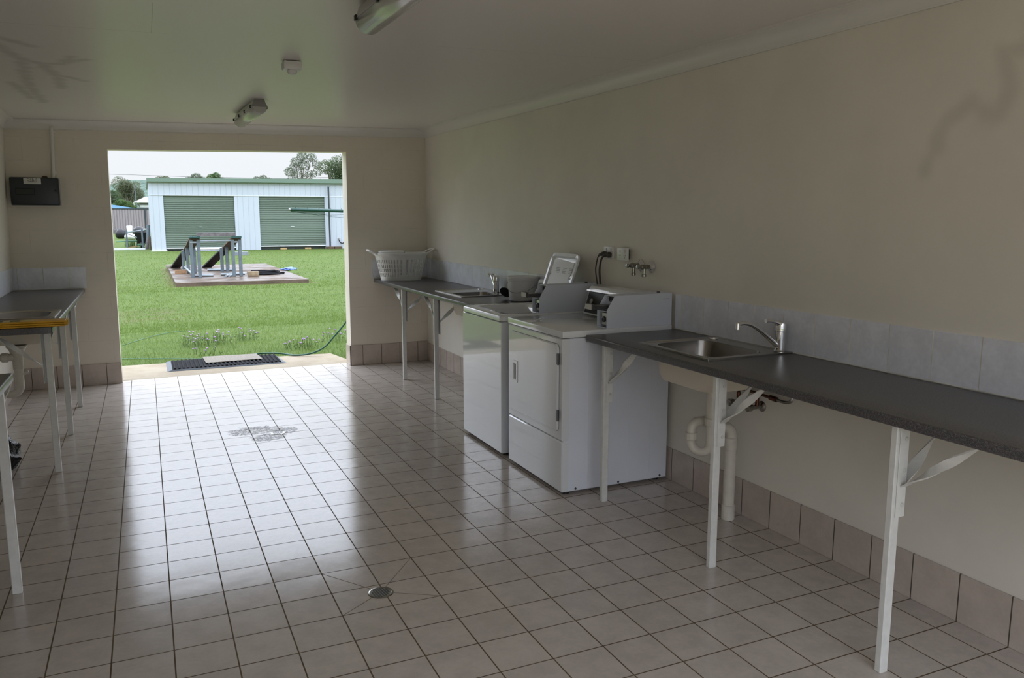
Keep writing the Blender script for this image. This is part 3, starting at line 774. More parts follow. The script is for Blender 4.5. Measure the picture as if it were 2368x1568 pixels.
for x in (1.46, 2.03):
    for y in (1.31, 1.89): B().lathe((x, y, 0), (0, 0, 1), ((0, .02), (.012, .02), (.02, .012)), 12).build('foot', 'black', t)
coin_box(t, 1.272, .9225)
con = B(); con.prism([(1.985, .9225), (2.0, 1.075), (2.012, 1.088), (2.075, 1.090), (2.082, 1.08), (2.082, .9225)], 'y', 1.38, 1.925, .004)
con = con.build('console', 'white', t, 40)
B().obox((1.9915, 1.65, 1.0), (.0012, 0, 0), (0, .26, 0), (.006, 0, .062)).build('control_face', 'black', con)
for y in (1.84, 1.70): B().lathe((1.989, y, 1.0), (-1, 0, .1), ((0, .018), (.012, .017), (.014, .006)), 18).build('knob', 'dullchrome', con)
# open lid leaning back against the console
lp0, lp1 = Vector((1.920, 0, .938)), Vector((2.045, 0, 1.290)); ax = (lp1 - lp0).normalized(); nrm = Vector((-ax.z, 0, ax.x))   # faces the room
LY0, LY1 = 1.388, 1.782; L = (lp1 - lp0).length
def lidring(e, d, r):
    out = []
    for a, c_, _ in rrect(LY0 + e, LY1 - e, e * .6, L - e, 0, r, 6): 
        p = lp0 + ax * c_ + nrm * d; out.append((p.x, a, p.z))
    return out
b = B(); b.loft([lidring(.012, -.022, .04), lidring(0, -.014, .045), lidring(0, 0, .045), lidring(.022, .0, .035), lidring(.034, -.012, .03)])
lid = b.build('lid', 'white', t, 40)
def on_lid(y, s_, d=-.0112): p = lp0 + ax * s_ + nrm * d; return Vector((p.x, y, p.z))
b = B()
poly = [(LY0 + .055, .03), (LY0 + .055, .17), (LY0 + .075, .20), (LY0 + .055, .23), (LY0 + .05, L - .06), (LY1 - .06, L - .06), (LY1 - .045, .25), (LY1 - .065, .22), (LY1 - .045, .20), (LY1 - .05, .03)]
b.loft([[on_lid(y, s_, -.0118) for y, s_ in poly], [on_lid(y, s_, -.0075) for y, s_ in poly]]); b.build('lid_liner', 'wplastic', lid, 30)
for k in range(3):
    b = B()
    for j in range(4):
        y = LY1 - .115 - k * .092; s_ = L - .105 - j * .011
        b.obox(on_lid(y - .03, s_, -.0072), Vector((0, .030 - .006 * (j % 2), 0)), ax * .0024, nrm * .0003)
    b.build('printed_notice', 'lightgrey', lid)
for y, s_ in ((LY0 + .045, .20), (LY1 - .045, .225)): B().lathe(on_lid(y, s_, -.011), nrm, ((0, .008), (.008, .007), (.010, .003)), 12).build('lid_bumper', 'gplastic', lid)

# ------------------------------------------------------------------ sockets, cords, machine taps on the right wall
def outlet(label, yc, zc, gap=0.):
    t = thing('power_outlet', label, 'power outlet', (XR - gap, yc, zc), 'double power outlets')
    xf = XR - gap
    pl = B(); pl.box(xf - .011, xf - .001, yc - .062, yc + .062, zc - .039, zc + .039, .003, 2); pl.build('cover_plate', 'switch', t)
    for e in (-.028, .028):
        sw = B().box(xf - .015, xf - .0105, yc + e - .006, yc + e + .006, zc + .008, zc + .027, .0015, 1).build('switch', 'gplastic', t)
        b = B()
        for dy, dz, tilt in ((-.007, -.008, .5), (.007, -.008, -.5), (0, -.021, 0)):
            b.obox((xf - .0112, yc + e + dy, zc + dz), (.0004, 0, 0), (0, .0012 * math.cos(tilt), .0012 * math.sin(tilt)), (0, -.0042 * math.sin(tilt), .0042 * math.cos(tilt)))
        b.build('pin_slots', 'black', t)
    return t
outlet('double power outlet with two dark plugs in it', 1.158, 1.311)
o2 = outlet('white double power outlet with empty sockets, standing off the wall', .958, 1.308, .022)
B().box(XR - .0225, XR - .0005, .925, 1.012, 1.276, 1.34, .001, 1).build('mounting_block', 'black', o2)
def plug_cord(label, y, z, ends, r):
    t = thing('power_lead', label, 'power cord', (XR - .03, y, z), 'plugs and cords behind the washer')
    b = B(); b.lathe((XR - .0165, y, z), (-1, 0, 0), ((0, .0185), (.012, .019), (.026, .015), (.030, .008)), 18)
    b.tube(spline([(XR - .035, y, z), (XR - .048, y + .018, z - .004), (XR - .05, y + .035, z - .014)], 5), [.012, .012, .012, .011, .0105, .010, .009, .008, .0075, .007, .0065], 10)
    b.build('plug', 'cord', t, 40)
    B().tube(spline([(XR - .05, y + .033, z - .013)] + ends, 8), r, 10).build('cable', 'cord', t, 50)
plug_cord('thin dark power cord plugged into the far socket', 1.186, 1.300, [(XR - .05, 1.235, 1.262), (XR - .045, 1.262, 1.19), (XR - .035, 1.252, 1.09), (XR - .03, 1.238, .98), (XR - .03, 1.225, .80)], .0042)
plug_cord('thick grey power cord plugged into the near socket', 1.130, 1.297, [(XR - .05, 1.185, 1.262), (XR - .045, 1.212, 1.19), (XR - .035, 1.212, 1.09), (XR - .03, 1.205, .98), (XR - .03, 1.20, .80)], .0068)

def machine_tap(label, y, z, k=1.):
    t = thing('washing_machine_tap', label, 'tap', (XR - .001, y, z), 'chrome washing machine taps')
    B().lathe((XR - .0005, y, z), (-1, 0, 0), ((0, .037), (.004, .037), (.012, .028), (.020, .017), (.022, .012)), 24).build('flange', 'chrome', t)
    B().lathe((XR - .018, y, z), (-1, 0, 0), ((0, .014), (.03 * k, .013), (.034 * k, .0155), (.055 * k, .0155), (.06 * k, .011), (.078 * k, .010)), 18).build('tap_body', 'dullchrome', t)
    B().lathe((XR - .018 - .038 * k, y, z), (0, 0, -1), ((0, .011), (.044, .0105), (.046, .0145), (.058, .0145), (.060, .011)), 16).build('outlet_spout', 'dullchrome', t)
    h = B(); h.lathe((XR - .018 - .074 * k, y, z), (-1, 0, 0), ((0, .010), (.004 * k, .013), (.012 * k, .013), (.014 * k, .007)), 14)
    h.cyl((XR - .018 - .080 * k, y - .020, z), (XR - .018 - .080 * k, y + .020, z), .0055, 10); h.cyl((XR - .018 - .080 * k, y, z - .014), (XR - .018 - .080 * k, y, z + .014), .005, 10)
    h.build('handle', 'dullchrome', t)
    return t
machine_tap('chrome wall tap beside the empty white outlet, its mate hangs nearer the bench', .792, 1.246)
machine_tap('chrome wall tap hanging nearest to the near bench splashback', .679, 1.244)
machine_tap('chrome wall tap peeping over the open washer lid, nearer the bucket', 1.705, 1.250, .35)
machine_tap('chrome wall tap peeping over the open washer lid, nearer the power cords', 1.618, 1.250, .35)

# ------------------------------------------------------------------ things on the benches
# laundry basket
t = thing('laundry_basket', 'white slotted plastic laundry basket on the far corner bench', 'basket', (1.765, 4.62, ZT))
bc = Vector((1.765, 4.62, 0)); z0 = ZT + .001; z1 = 1.178
def ov(a, f, d=0.):
    rx, ry = .203 + .060 * f + d, .125 + .055 * f + d
    k = 2 / 2.7; ca, sa = math.cos(a), math.sin(a)
    return (bc.x + rx * math.copysign(abs(ca) ** k, ca), bc.y + ry * math.copysign(abs(sa) ** k, sa), z0 + (z1 - z0) * f)
NA = 96; rows = [0, .10, .155, .29, .32, .455, .485, .62, .65, .785, .82, 1.0]
b = B(); bm = b.bm
V = [[bm.verts.new(ov(2 * PI * i / NA, f)) for i in range(NA)] for f in rows]
for j in range(len(rows) - 1):
    for i in range(NA):
        if j in (2, 4, 6, 8) and i % 2 == 0: continue
        bm.faces.new((V[j][i], V[j][(i + 1) % NA], V[j + 1][(i + 1) % NA], V[j + 1][i]))
bm.faces.new(V[0][::-1])
o_ = b.build('basket_body', 'wplastic', t, 0)
md = o_.modifiers.new('wall', 'SOLIDIFY'); md.thickness = .003
b = B(); b.loft([[ov(2 * PI * i / NA, f, d) for i in range(NA)] for f, d in ((.93, .001), (.93, .008), (1.0, .012), (1.03, .008), (1.03, .0), (.95, -.002))], True, False, False)
b.build('rim', 'wplastic', t, 40)
for s in (-1, 1):
    x = bc.x + s * .268
    B().tube(spline([(x - s * .01, bc.y - .07, z1 - .004), (x + s * .045, bc.y - .065, z1 + .026), (x + s * .07, bc.y - .045, z1 + .036), (x + s * .072, bc.y, z1 + .037), (x + s * .07, bc.y + .045, z1 + .036), (x + s * .045, bc.y + .065, z1 + .026), (x - s * .01, bc.y + .07, z1 - .004)], 5), .010, 10).build('handle', 'wplastic', t, 50)
t2 = tag(B().lathe((bc.x - .10, bc.y - .02, z1 - .02), (0, 0, 1), ((0, .10), (.004, .13), (.044, .135), (.048, .13), (.048, .0)), 28).build('plastic_tub', 'wplastic'), 'shallow white tub just showing above the rim of the laundry basket', 'tub')
# bucket
t = thing('bucket', 'grey white lidded plastic bucket beside the far sink', 'bucket', (2.005, 2.20, ZT))
B().lathe((2.005, 2.20, ZT + .001), (0, 0, 1), ((0, .088), (.004, .100), (.012, .104), (.155, .115), (.157, .119), (.172, .119), (.173, .114)), 36).build('pail', 'gplastic', t)
B().lathe((2.005, 2.20, ZT + .168), (0, 0, 1), ((0, .1195), (.004, .1225), (.016, .1225), (.020, .116), (.016, .110), (.014, .0)), 36).build('bucket_lid', 'gplastic', t)
pts = []
for k in range(19):
    a = PI * k / 18; d = Vector((-math.cos(.75), -math.sin(.75), 0)); e = Vector((math.sin(.75), -math.cos(.75), 0))
    pts.append(Vector((2.005, 2.20, ZT + .145)) + e * (.122 * math.cos(a)) + d * (.128 * math.sin(a)) - Vector((0, 0, .075 * math.sin(a))))
B().tube(pts, .0016, 6).build('wire_handle', 'dullchrome', t)
tag(B().lathe((1.925, 2.345, ZT + .056), (.5, .35, .5), ((-.006, .045), (-.004, .05), (.004, .05), (.006, .045)), 28).build('sink_plug', 'black'), 'round black disc leaning against the bucket beside the far sink', 'plug')
# yellow folded board
t = thing('plastic_board', 'flat yellow folded plastic board lying on the bench under the switchboard', 'board', (-1.35, 2.06, .9))
b = B()
for k in range(3): b.box(-1.70, -1.068 - .008 * (k % 2), 2.02 + .005 * k, 2.155, .9015 + k * .0115, .9115 + k * .0115, .002, 1)
b.build('folded_leaves', 'yellow', t)
b = B()
for k in range(4): b.box(-1.08, -1.060 + .004 * (k % 2), 2.035 + .03 * k, 2.05 + .03 * k, .904, .934, .002, 1)
b.build('hinge', 'yellow', t)
B().box(-1.69, -1.235, 2.045, 2.14,   .9346, .9354).build('printed_label', 'yellowpale', t)
b = B()
for k in range(3): b.obox((-1.33 - .085 * k, 2.093, .9356), (.024, 0, 0), (0, .03, 0), (0, 0, .0003))
b.build('faded_print', 'olive', t)
# black bag on the floor below the left benches
b = B(); rings = []
for k in range(14):
    f = k / 13; rad = .150 * (math.sin(PI * min(1, .16 + f * .84)) ** .5) * (1.0 - .25 * f); n = 22; ring = []
    for i in range(n):
        a = 2 * PI * i / n; w = 1 + .10 * math.sin(5 * a + k * 1.1) + .05 * math.sin(9 * a - k * .7) + random.uniform(-.03, .03)
        ring.append((-1.53 + max(rad, .004) * w * math.cos(a), 2.29 + max(rad, .004) * w * math.sin(a), .002 + f * .25 + (.012 * math.sin(3 * a + k) if k else 0)))
    rings.append(ring)
b.loft(rings); bag = b.build('rubbish_bag', 'bag', None, 60)
tag(bag, 'crumpled black bin bag on the floor beneath the left benches', 'bag')

# ------------------------------------------------------------------ switchboard, conduit, ceiling fittings, drains
t = thing('switchboard', 'dark grey switchboard with a white paper label on the back wall', 'switchboard', (-1.46, YB, 1.765))
B().box(-1.648, -1.262, YB - .012, YB - .0005, 1.640, 1.888, .004, 2).build('back_plate', 'fitside', t)
B().box(-1.640, -1.270, YB - .085, YB - .010, 1.645, 1.884, .012, 3).build('cover', 'boardgrey', t)
B().box(-1.60, -1.455, YB - .0875, YB - .084, 1.735, 1.79, .003, 1).build('switch_window', 'black', t)
B().lathe((-1.296, YB - .085, 1.772), (0, -1, 0), ((0, .012), (.005, .011), (.007, .004)), 16).build('latch', 'black', t)
lb = B().box(-1.533, -1.402, YB - .0862, YB - .0848, 1.826, 1.877).build('paper_label', 'paper', t)
cu = bpy.data.curves.new('lettering', 'FONT'); cu.body = 'DSB-5'; cu.size = .031; cu.align_x = 'CENTER'; cu.extrude = .0002
tmp = bpy.data.objects.new('lettering', cu); COL.objects.link(tmp); bpy.context.view_layer.update()
lm = bpy.data.meshes.new_from_object(tmp.evaluated_get(bpy.context.evaluated_depsgraph_get())); bpy.data.objects.remove(tmp); bpy.data.curves.remove(cu)
lm.materials.clear(); lm.materials.append(MAT['ink']); fo = bpy.data.objects.new('lettering', lm); COL.objects.link(fo); fo.parent = lb
fo.location = Vector((-1.468, YB - .0865, 1.852)) - t.location; fo.rotation_euler = (PI / 2, 0, 0)
b = B(); b.box(-1.495, -1.442, YB - .0868, YB - .0861, 1.8465, 1.8495); b.build('underline', 'ink', lb)
b = B(); b.box(-1.490, -1.435, YB - .0868, YB - .0861, 1.8385, 1.8395); b.build('small_print', 'grey', lb)
t = thing('cable_conduit', 'cream plastic conduit running from the switchboard up to the cornice', 'conduit', (-1.305, YB, 1.89))
B().tube([(-1.308, YB - .022, 1.885), (-1.300, YB - .020, 2.1), (-1.293, YB - .020, 2.32)], .0135, 14).build('pipe', 'cornice', t)
for z in (1.915, 2.275): B().box(-1.327 + (z - 1.9) * .04, -1.281 + (z - 1.9) * .04, YB - .012, YB - .0005, z, z + .018, .003, 1).build('saddle_clip', 'cornice', t)
b = B(); b.lathe((-1.375, YB - .045, 1.8845), (0, 0, 1), ((0, .024), (.008, .022), (.014, .012), (.016, .003)), 14)
tag(b.build('mud_nest', 'mud'), 'small brown mud nest on top of the switchboard', 'nest')

def light(label, x, y0, y1, x_shift):
    zc = min(cz(x, y0), cz(x, y1)) - .001
    t = thing('fluorescent_light', label, 'light', (x, (y0 + y1) / 2, zc), 'ceiling batten lights')
    w = .055
    prof = lambda e: [(x - .035 + e, zc), (x - w + .010 + e, zc - .030), (x - w + e, zc - .046), (x - w - .004 + e, zc - .052), (x + w + .004 + e, zc - .052), (x + w + e, zc - .046), (x + w - .010 + e, zc - .030), (x + .035 + e, zc)]
    def ring(sec, y): return [(p[0], y, p[1]) for p in sec]
    B().loft([ring(prof(0), y0 + .012), ring(prof(0), y0 + .02), ring(prof(x_shift), y1)]).build('housing', 'fitside', t, 25)
    B().loft([ring(prof(0), y0), ring(prof(0), y0 + .013)]).build('end_cap', 'fitgrey', t, 25)
    def half(e, r, f=1.): return [(x + e + r * math.cos(PI + PI * k / 12), zc - .053 + f * .052 * r / w * math.sin(PI + PI * k / 12)) for k in range(13)]
    B().loft([ring(half(0, w * .8), y0 + .004), ring(half(0, w), y0 + .02), ring(half(x_shift, w), y1 - .016), ring(half(x_shift, w * .8), y1)], True).build('diffuser', 'diff', t, 40)
    B().cyl((x, y0 + .03, zc - .068), (x + x_shift, y1 - .03, zc - .068), .013, 14).build('lamp_tube', 'tube', t)
    for k in range(4):
        for s in (-1, 1):
            y = y0 + .06 + k * (y1 - y0 - .10) / 3; xx = x + x_shift * k / 3 + s * (w + .004)
            B().box(xx - .005, xx + .005, y - .010, y + .010, zc - .062, zc - .040, .002, 1).build('clip', 'black', t)
light('grey batten ceiling light whole in view above the doorway', .215, 2.93, 3.92, -.03)
light('grey batten ceiling light cut off by the top picture edge', .275, -1.05, -.05, -.02)
t = thing('motion_sensor', 'white square motion sensor on the ceiling between the two lights', 'sensor', (.18, 1.30, cz(.18, 1.3)))
zc = cz(.18, 1.30) - .004
B().box(.131, .229, 1.255, 1.345, zc - .045, zc, .008, 2).build('sensor_base', 'wplastic', t)
B().lathe((.18, 1.292, zc - .045), (0, 0, -1), ((0, .026), (.008, .027), (.022, .020), (.026, .008)), 20).build('lens', 'wplastic', t)

def drain(label, x, y, r):
    t = thing('floor_drain', label, 'drain', (x, y, 0), 'round floor drains')
    B().lathe((x, y, .0003), (0, 0, 1), ((0, r), (.002, r - .002), (.003, r - .008), (.0015, r - .010)), 32).build('rim', 'dullchrome', t)
    b = B()
    for k in range(-3, 4):
        h = math.sqrt(max(0, (r * .72) ** 2 - (k * r * .2) ** 2)); c = Vector((x + k * r * .2 * .94, y + k * r * .2 * .2, .0022))
        b.obox(c, Vector((-.12, .99, 0)) * h, Vector((r * .055, 0, 0)), (0, 0, .0006))
    b.build('grate_slots', 'black', t)
drain('round metal floor drain in the clean tiles nearer the camera', .187, -.280, .053)
drain('round metal floor drain in the dirt stained tiles before the doorway', .180, 2.470, .055)

# ------------------------------------------------------------------ outdoors
def gz(x, y):
    if y < 44: return -.06 - .04 * min(1, max(0, (y - 8) / 12))
    return -.10 + .028 * (min(y, 70) - 44) + .012 * max(0, min(y, 200) - 70)
b = B(); bm = b.bm
gx = [-160, -80, -40, -20, -10, -5, -2, 0, 2, 5, 10, 20, 40, 80, 160]; gy = [-60, -30, -15, -8, -5, 5.4, 8, 12, 16, 20, 30, 44, 52, 60, 70, 100, 140, 200, 330]
V = [[bm.verts.new((x, y, gz(x, y))) for x in gx] for y in gy]
for j in range(len(gy) - 1):
    for i in range(len(gx) - 1):
        bm.faces.new((V[j][i], V[j][i + 1], V[j + 1][i + 1], V[j + 1][i]))
struct(b.build('ground', 'lawn', None, 60))
struct(B().prism([(-3.2, 5.092), (1.30, 5.092), (1.36, 5.30), (1.265, 5.84), (-.49, 5.93), (-3.2, 6.10)], 'z', -.12, -.012).build('path', 'step', None, 0))
struct(B().prism([(-.888, 4.999), (1.287, 5.083), (1.289, 5.0925), (-.888, 5.0925)], 'z', -.12, -.008).build('sill', 'step', None, 0))
struct(B().box(-12, 12, -16, YF - WT - .002, -.12, -.02).build('bounce_apron', 'step', None, 0))  # unseen pale apron added to bounce neutral light in through the front opening
# grass blades
def scatter_blades(n, y0, y1, h0, h1, w):
    y = y0 + (y1 - y0) * rng.random(n) ** 1.25
    half = (y + 3.3) * .21
    x = .55 + (y + 3.3) * .065 + (rng.random(n) * 2 - 1) * (half + .3)
    keep = ~((y < 6.06 - (x + .49) * .055) & (x < 1.29)) & ~((x > -.02) & (x < 3.18) & (y > 17.4) & (y < 25.6)) & ~((y < 5.35) & (x < 1.5))
    x, y = x[keep], y[keep]; n = len(x)
    z = np.array([gz(0, v) for v in y]); a = rng.random(n) * 2 * np.pi; h = h0 + (h1 - h0) * rng.random(n) ** 2; w = w * (.7 + .6 * rng.random(n))
    lx, ly = rng.normal(0, .45, n) * h, rng.normal(0, .45, n) * h
    p0 = np.stack([x - np.cos(a) * w, y - np.sin(a) * w, z - .004], 1); p1 = np.stack([x + np.cos(a) * w, y + np.sin(a) * w, z - .004], 1); p2 = np.stack([x + lx, y + ly, z + h], 1)
    return np.stack([p0, p1, p2], 1).reshape(-1, 3)
co = np.concatenate([scatter_blades(26000, 5.4, 10., .02, .075, .0022), scatter_blades(36000, 9., 18., .015, .055, .004), scatter_blades(26000, 16., 40.6, .02, .05, .008)])
me = bpy.data.meshes.new('grass'); nT = len(co) // 3
me.vertices.add(len(co)); me.vertices.foreach_set('co', co.ravel()); me.loops.add(len(co)); me.loops.foreach_set('vertex_index', np.arange(len(co)))
me.polygons.add(nT); me.polygons.foreach_set('loop_start', np.arange(nT) * 3); me.polygons.foreach_set('loop_total', np.full(nT, 3)); me.update(); me.validate()
me.materials.append(MAT['blade']); go = bpy.data.objects.new('grass', me); COL.objects.link(go)
tag(go, 'green mown grass growing across the lawn outside the doorway', 'grass', kind='stuff')

# door mat and carpet piece
zt = -.011
t = thing('door_mat', 'black ribbed rubber door mat outside the doorway', 'mat', (.1, 5.69, zt))
b = B(); b.loft([[(-.485, 5.385, zt), (.705, 5.405, zt), (.665, 5.985, zt), (-.485, 6.0, zt)], [(-.44, 5.40, zt + .012), (.655, 5.42, zt + .012), (.625, 5.975, zt + .012), (-.44, 5.985, zt + .012)]]); b.build('bevelled_edge', 'matedge', t, 0)
b = B(); b.loft([[(-.435, 5.41, zt + .0118), (.65, 5.43, zt + .0118), (.62, 5.97, zt + .0118), (-.435, 5.975, zt + .0118)], [(-.435, 5.41, zt + .014), (.65, 5.43, zt + .014), (.62, 5.97, zt + .014), (-.435, 5.975, zt + .014)]]); b.build('backing', 'blackrub', t, 0)
for k in range(26):
    x = -.42 + k * .042
    B().box(x, x + .020, 5.43, 5.96, zt + .0142, zt + .024, .004, 1).build('rib', 'blackrub', t)
tag(B().loft([[(-.10, 5.60, zt + .0245), (.20, 5.615, zt + .0245), (.48, 5.63, zt + .0245), (.46, 5.99, zt + .0245), (-.11, 6.02, zt + .0245)], [(-.10, 5.60, zt + .030), (.20, 5.615, zt + .030), (.48, 5.63, zt + .030), (.46, 5.99, zt + .030), (-.11, 6.02, zt + .030)]]).build('carpet_piece', 'carpet', None, 0), 'beige carpet offcut lying on the black door mat', 'mat')
# hose
t = thing('garden_hose', 'green garden hose trailing from beside the doorway into the grass', 'hose', (1.0, 5.8, 0))
zh = .0
pts = spline([(1.62, 5.16, .80), (1.52, 5.45, .60), (1.405, 5.62, .37), (1.285, 5.66, .22), (1.165, 5.70, .085), (1.02, 5.74, .018), (.86, 5.80, .001), (.72, 6.0, .001), (.53, 6.09, .001), (.36, 6.16, -.03)], 7)
B().tube(pts, .0095, 10).build('hose_end', 'hose', t, 50)
pts = spline([(.36, 6.16, -.03), (.12, 6.24, -.042), (-.15, 6.36, -.055), (-.45, 6.50, -.053), (-.93, 6.70, -.053), (-1.5, 6.9, -.057)], 7)
B().tube(pts, .006, 8).build('hose_in_grass', 'hoselight', t, 50)
pts = spline([(-.95, 7.8, -.055), (-.70, 8.3, -.052), (-.40, 8.75, -.050), (-.1, 8.95, -.06)], 6)
tag(B().tube(pts, .004, 8).build('twine', 'hoselight', None, 50), 'thin pale green line lying in the grass left of the flowers', 'string')

# flower clumps
def clump(label, x, y, rad, nf, hh):
    t = thing('flower_clump', label, 'flowers', (x, y, gz(x, y)), 'wild verbena growing in the lawn')
    b = B(); f = B()
    for k in range(nf * 3):
        a, r = random.uniform(0, 2 * PI), rad * math.sqrt(random.random()); h = hh * random.uniform(.4, 1)
        px, py = x + r * math.cos(a), y + r * .7 * math.sin(a); z = gz(px, py)
        q = (px + random.uniform(-.03, .03), py + random.uniform(-.03, .03), z + h)
        b.quad((px - .003, py, z), (px + .003, py, z), (q[0] + .002, q[1], q[2]), (q[0] - .002, q[1], q[2]))
        for _ in range(3):
            s = random.uniform(.2, .8); c = [px + (q[0] - px) * s, py + (q[1] - py) * s, z + h * s]; aa = random.uniform(0, 2 * PI); l = random.uniform(.015, .035)
            b.quad(c, (c[0] + math.cos(aa) * l * .5 - .004, c[1] + math.sin(aa) * l * .5, c[2] + l * .5), (c[0] + math.cos(aa) * l, c[1] + math.sin(aa) * l, c[2] + l * .6), (c[0] + math.cos(aa) * l * .5 + .004, c[1] + math.sin(aa) * l * .5, c[2] + l * .3))
        if k % 3 == 0: f.lathe((q[0], q[1], q[2] - .004), (random.uniform(-.3, .3), random.uniform(-.3, .3), 1), ((0, .005), (.004, .011), (.009, .010), (.012, .003)), 8)
    b.build('foliage', 'stem', t, 0); f.build('blossoms', 'flower', t)
clump('broad clump of pale purple flowers in the grass behind the door mat', .05, 7.42, .34, 34, .17)
clump('small bright purple flower clump right behind the broad clump', .52, 7.62, .15, 10, .17)
clump('purple flower clump in the grass inside the curve of the hose', 1.10, 6.62, .22, 15, .14)
clump('purple flower clump close to the right door jamb', 1.62, 7.05, .22, 12, .17)
clump('few purple flowers in the grass nearest the door mat', -.02, 6.62, .22, 5, .09)

# concrete slab with the car ramps
struct(B().box(0.0, 3.15, 17.46, 25.5, -.16, -.0).build('slab', 'slab', None, 0))
def ramp(label, x, posts, front_cap_dx, tail):
    t = thing('service_ramp', label, 'ramp', (x, 20.5, 0), 'car service ramps on the concrete slab')
    w = .13
    def plank(name, p0, p1, mat, th=.045, ww=w):
        p0, p1 = Vector(p0), Vector(p1); d = (p1 - p0) / 2; n = Vector((0, -d.z, d.y)).normalized() * th / 2
        return B().obox((p0 + p1) / 2, d, (ww, 0, 0), n, .006).build(name, mat, t)
    plank('deck_plank', (x, 19.16, 1.015), (x - .02, 21.45, .72), 'brownwood')
    plank('deck_plank', (x - .02, 21.47, .715), (x - .05, 22.2, .60), 'brownwood')
    plank('ramp_plank', (x - .05, 22.15, .60), tail, 'blackwood', .05, .14)
    for px, py, h in posts:
        B().box(px - .043, px + .043, py - .04, py + .04, .0005, h, .004, 1).build('post', 'galv', t)
    for px, hw in front_cap_dx: B().box(px - hw, px + hw, 19.10, 19.22, 1.025, 1.075, .004, 1).build('end_cap', 'greencap', t)
    B().box(x - .11, x + .11, 19.20, 19.25, .90, .945, .003, 1).build('cross_rail', 'galvl', t)
    return t
ra = ramp('galvanised steel car ramp standing on the side of the slab nearer the rubbish', .56, [(.478, 19.25, 1.0), (.655, 19.22, 1.02), (.462, 21.2, .74), (.645, 21.25, .73), (.375, 21.9, .62)], [(.485, .04), (.615, .085)], (.20, 23.75, .03))
B().cyl((.40, 21.9, .14), (.47, 19.3, .10), .028, 10).build('foot_rail', 'galvl', ra)
rb = ramp('galvanised steel car ramp standing beside the black hose coil', 1.59, [(1.505, 19.22, 1.02), (1.685, 19.22, 1.02), (1.375, 21.2, .70), (1.515, 21.15, .76), (1.62, 22.2, .58)], [(1.605, .125)], (1.10, 23.5, .03))
B().box(1.78, 2.20, 21.94, 22.04, .44, .55, .004, 1).build('side_rail', 'galvl', rb)
tag(B().box(.62, 1.585, 19.12, 19.24, 1.0765, 1.178, .008, 1).build('timber_beam', 'oldwood'), 'grey weathered timber beam resting across the tops of both ramps', 'beam')
GP = 'loose galvanised pipes on the slab'
def pipe(label, p, q, r, mat='galvl'):
    o = B().cyl(p, q, r, 12).build('steel_pipe', mat); tag(o, label, 'pipe', GP); return o
pipe('pale steel tube joining the tops of the two ramps', (.70, 19.23, .95), (1.458, 19.23, .955), .020)
pipe('white steel tube between the ramps, upper of the two at the back', (.66, 21.98, .655), (1.40, 21.98, .65), .018, 'wplastic')
pipe('pale steel tube between the ramps, lower of the two at the back', (.68, 21.98, .607), (1.38, 21.98, .60), .022)
pipe('pale steel tube on the slab at the foot of the nearer left post', (.52, 19.55, .031), (1.00, 19.45, .031), .030)
pipe('long steel pipe on the slab in front of the right ramp posts', (1.22, 19.75, .036), (1.84, 19.79, .036), .034)
pipe('short steel pipe end pointing at the camera beside the right ramp', (1.285, 19.12, .029), (1.42, 19.66, .029), .028)
pipe('second short steel pipe end pointing at the camera beside the right ramp', (1.37, 19.10, .029), (1.51, 19.66, .029), .028)
pipe('steel pipe on the slab behind the right ramp posts', (1.02, 21.9, .036), (1.75, 21.6, .036), .035)
b = B()
for k, (rx, ry, dx, dz) in enumerate(((.42, .30, 0, .03), (.36, .26, .04, .06), (.30, .24, -.02, .09), (.44, .27, .10, .028), (.34, .22, -.06, .055))):
    pts = [(2.36 + dx + rx * math.cos(2 * PI * i / 36), 19.75 + k * .04 + ry * math.sin(2 * PI * i / 36), dz + .012 * math.sin(4 * PI * i / 36 + k)) for i in range(37)]
    b.tube(pts, .026, 8)
tag(b.build('hose_coil', 'blackrub', None, 50), 'black rubber hose coiled on the concrete slab', 'hose')
tag(B().prism([(1.87, .001), (2.10, .001), (2.12, .035), (2.12, .135), (1.83, .135), (1.83, .06)], 'y', 18.98, 19.16, .008).build('sandstone_block', 'sand'), 'sandy coloured block in front of the black hose coil', 'block')
tag(B().box(1.80, 1.91, 20.3, 20.5, .001, .02, .002, 1).build('white_tile', 'wplastic'), 'small white tile lying behind the right ramp post', 'tile')
tag(B().box(.10, .40, 20.95, 21.12, .001, .11, .008, 1).build('brick', 'brick'), 'tan brick lying against the left ramp', 'brick')
tag(B().box(-.06, .27, 24.1, 24.5, .001, .09, .012, 1).build('stone_block', 'stone'), 'pale flat stone on the far left corner of the slab', 'stone')
b = B(); rings = []
for k in range(7):
    f = k / 6
    rings.append([(3.02 + f * .48 + .03 * math.sin(k * 2.1), 21.3 + .13 * math.cos(2 * PI * i / 10) * (1 + .3 * math.sin(3 * i + k)) * (math.sin(PI * (.12 + .76 * f))), .04 + (.05 * math.sin(2 * PI * i / 10) + .02 * math.sin(5 * i + k)) * math.sin(PI * (.12 + .76 * f))) for i in range(10)])
b.loft(rings); tag(b.build('blue_tarp', 'blue', None, 40), 'crumpled blue and white tarp on the edge of the slab', 'tarp')

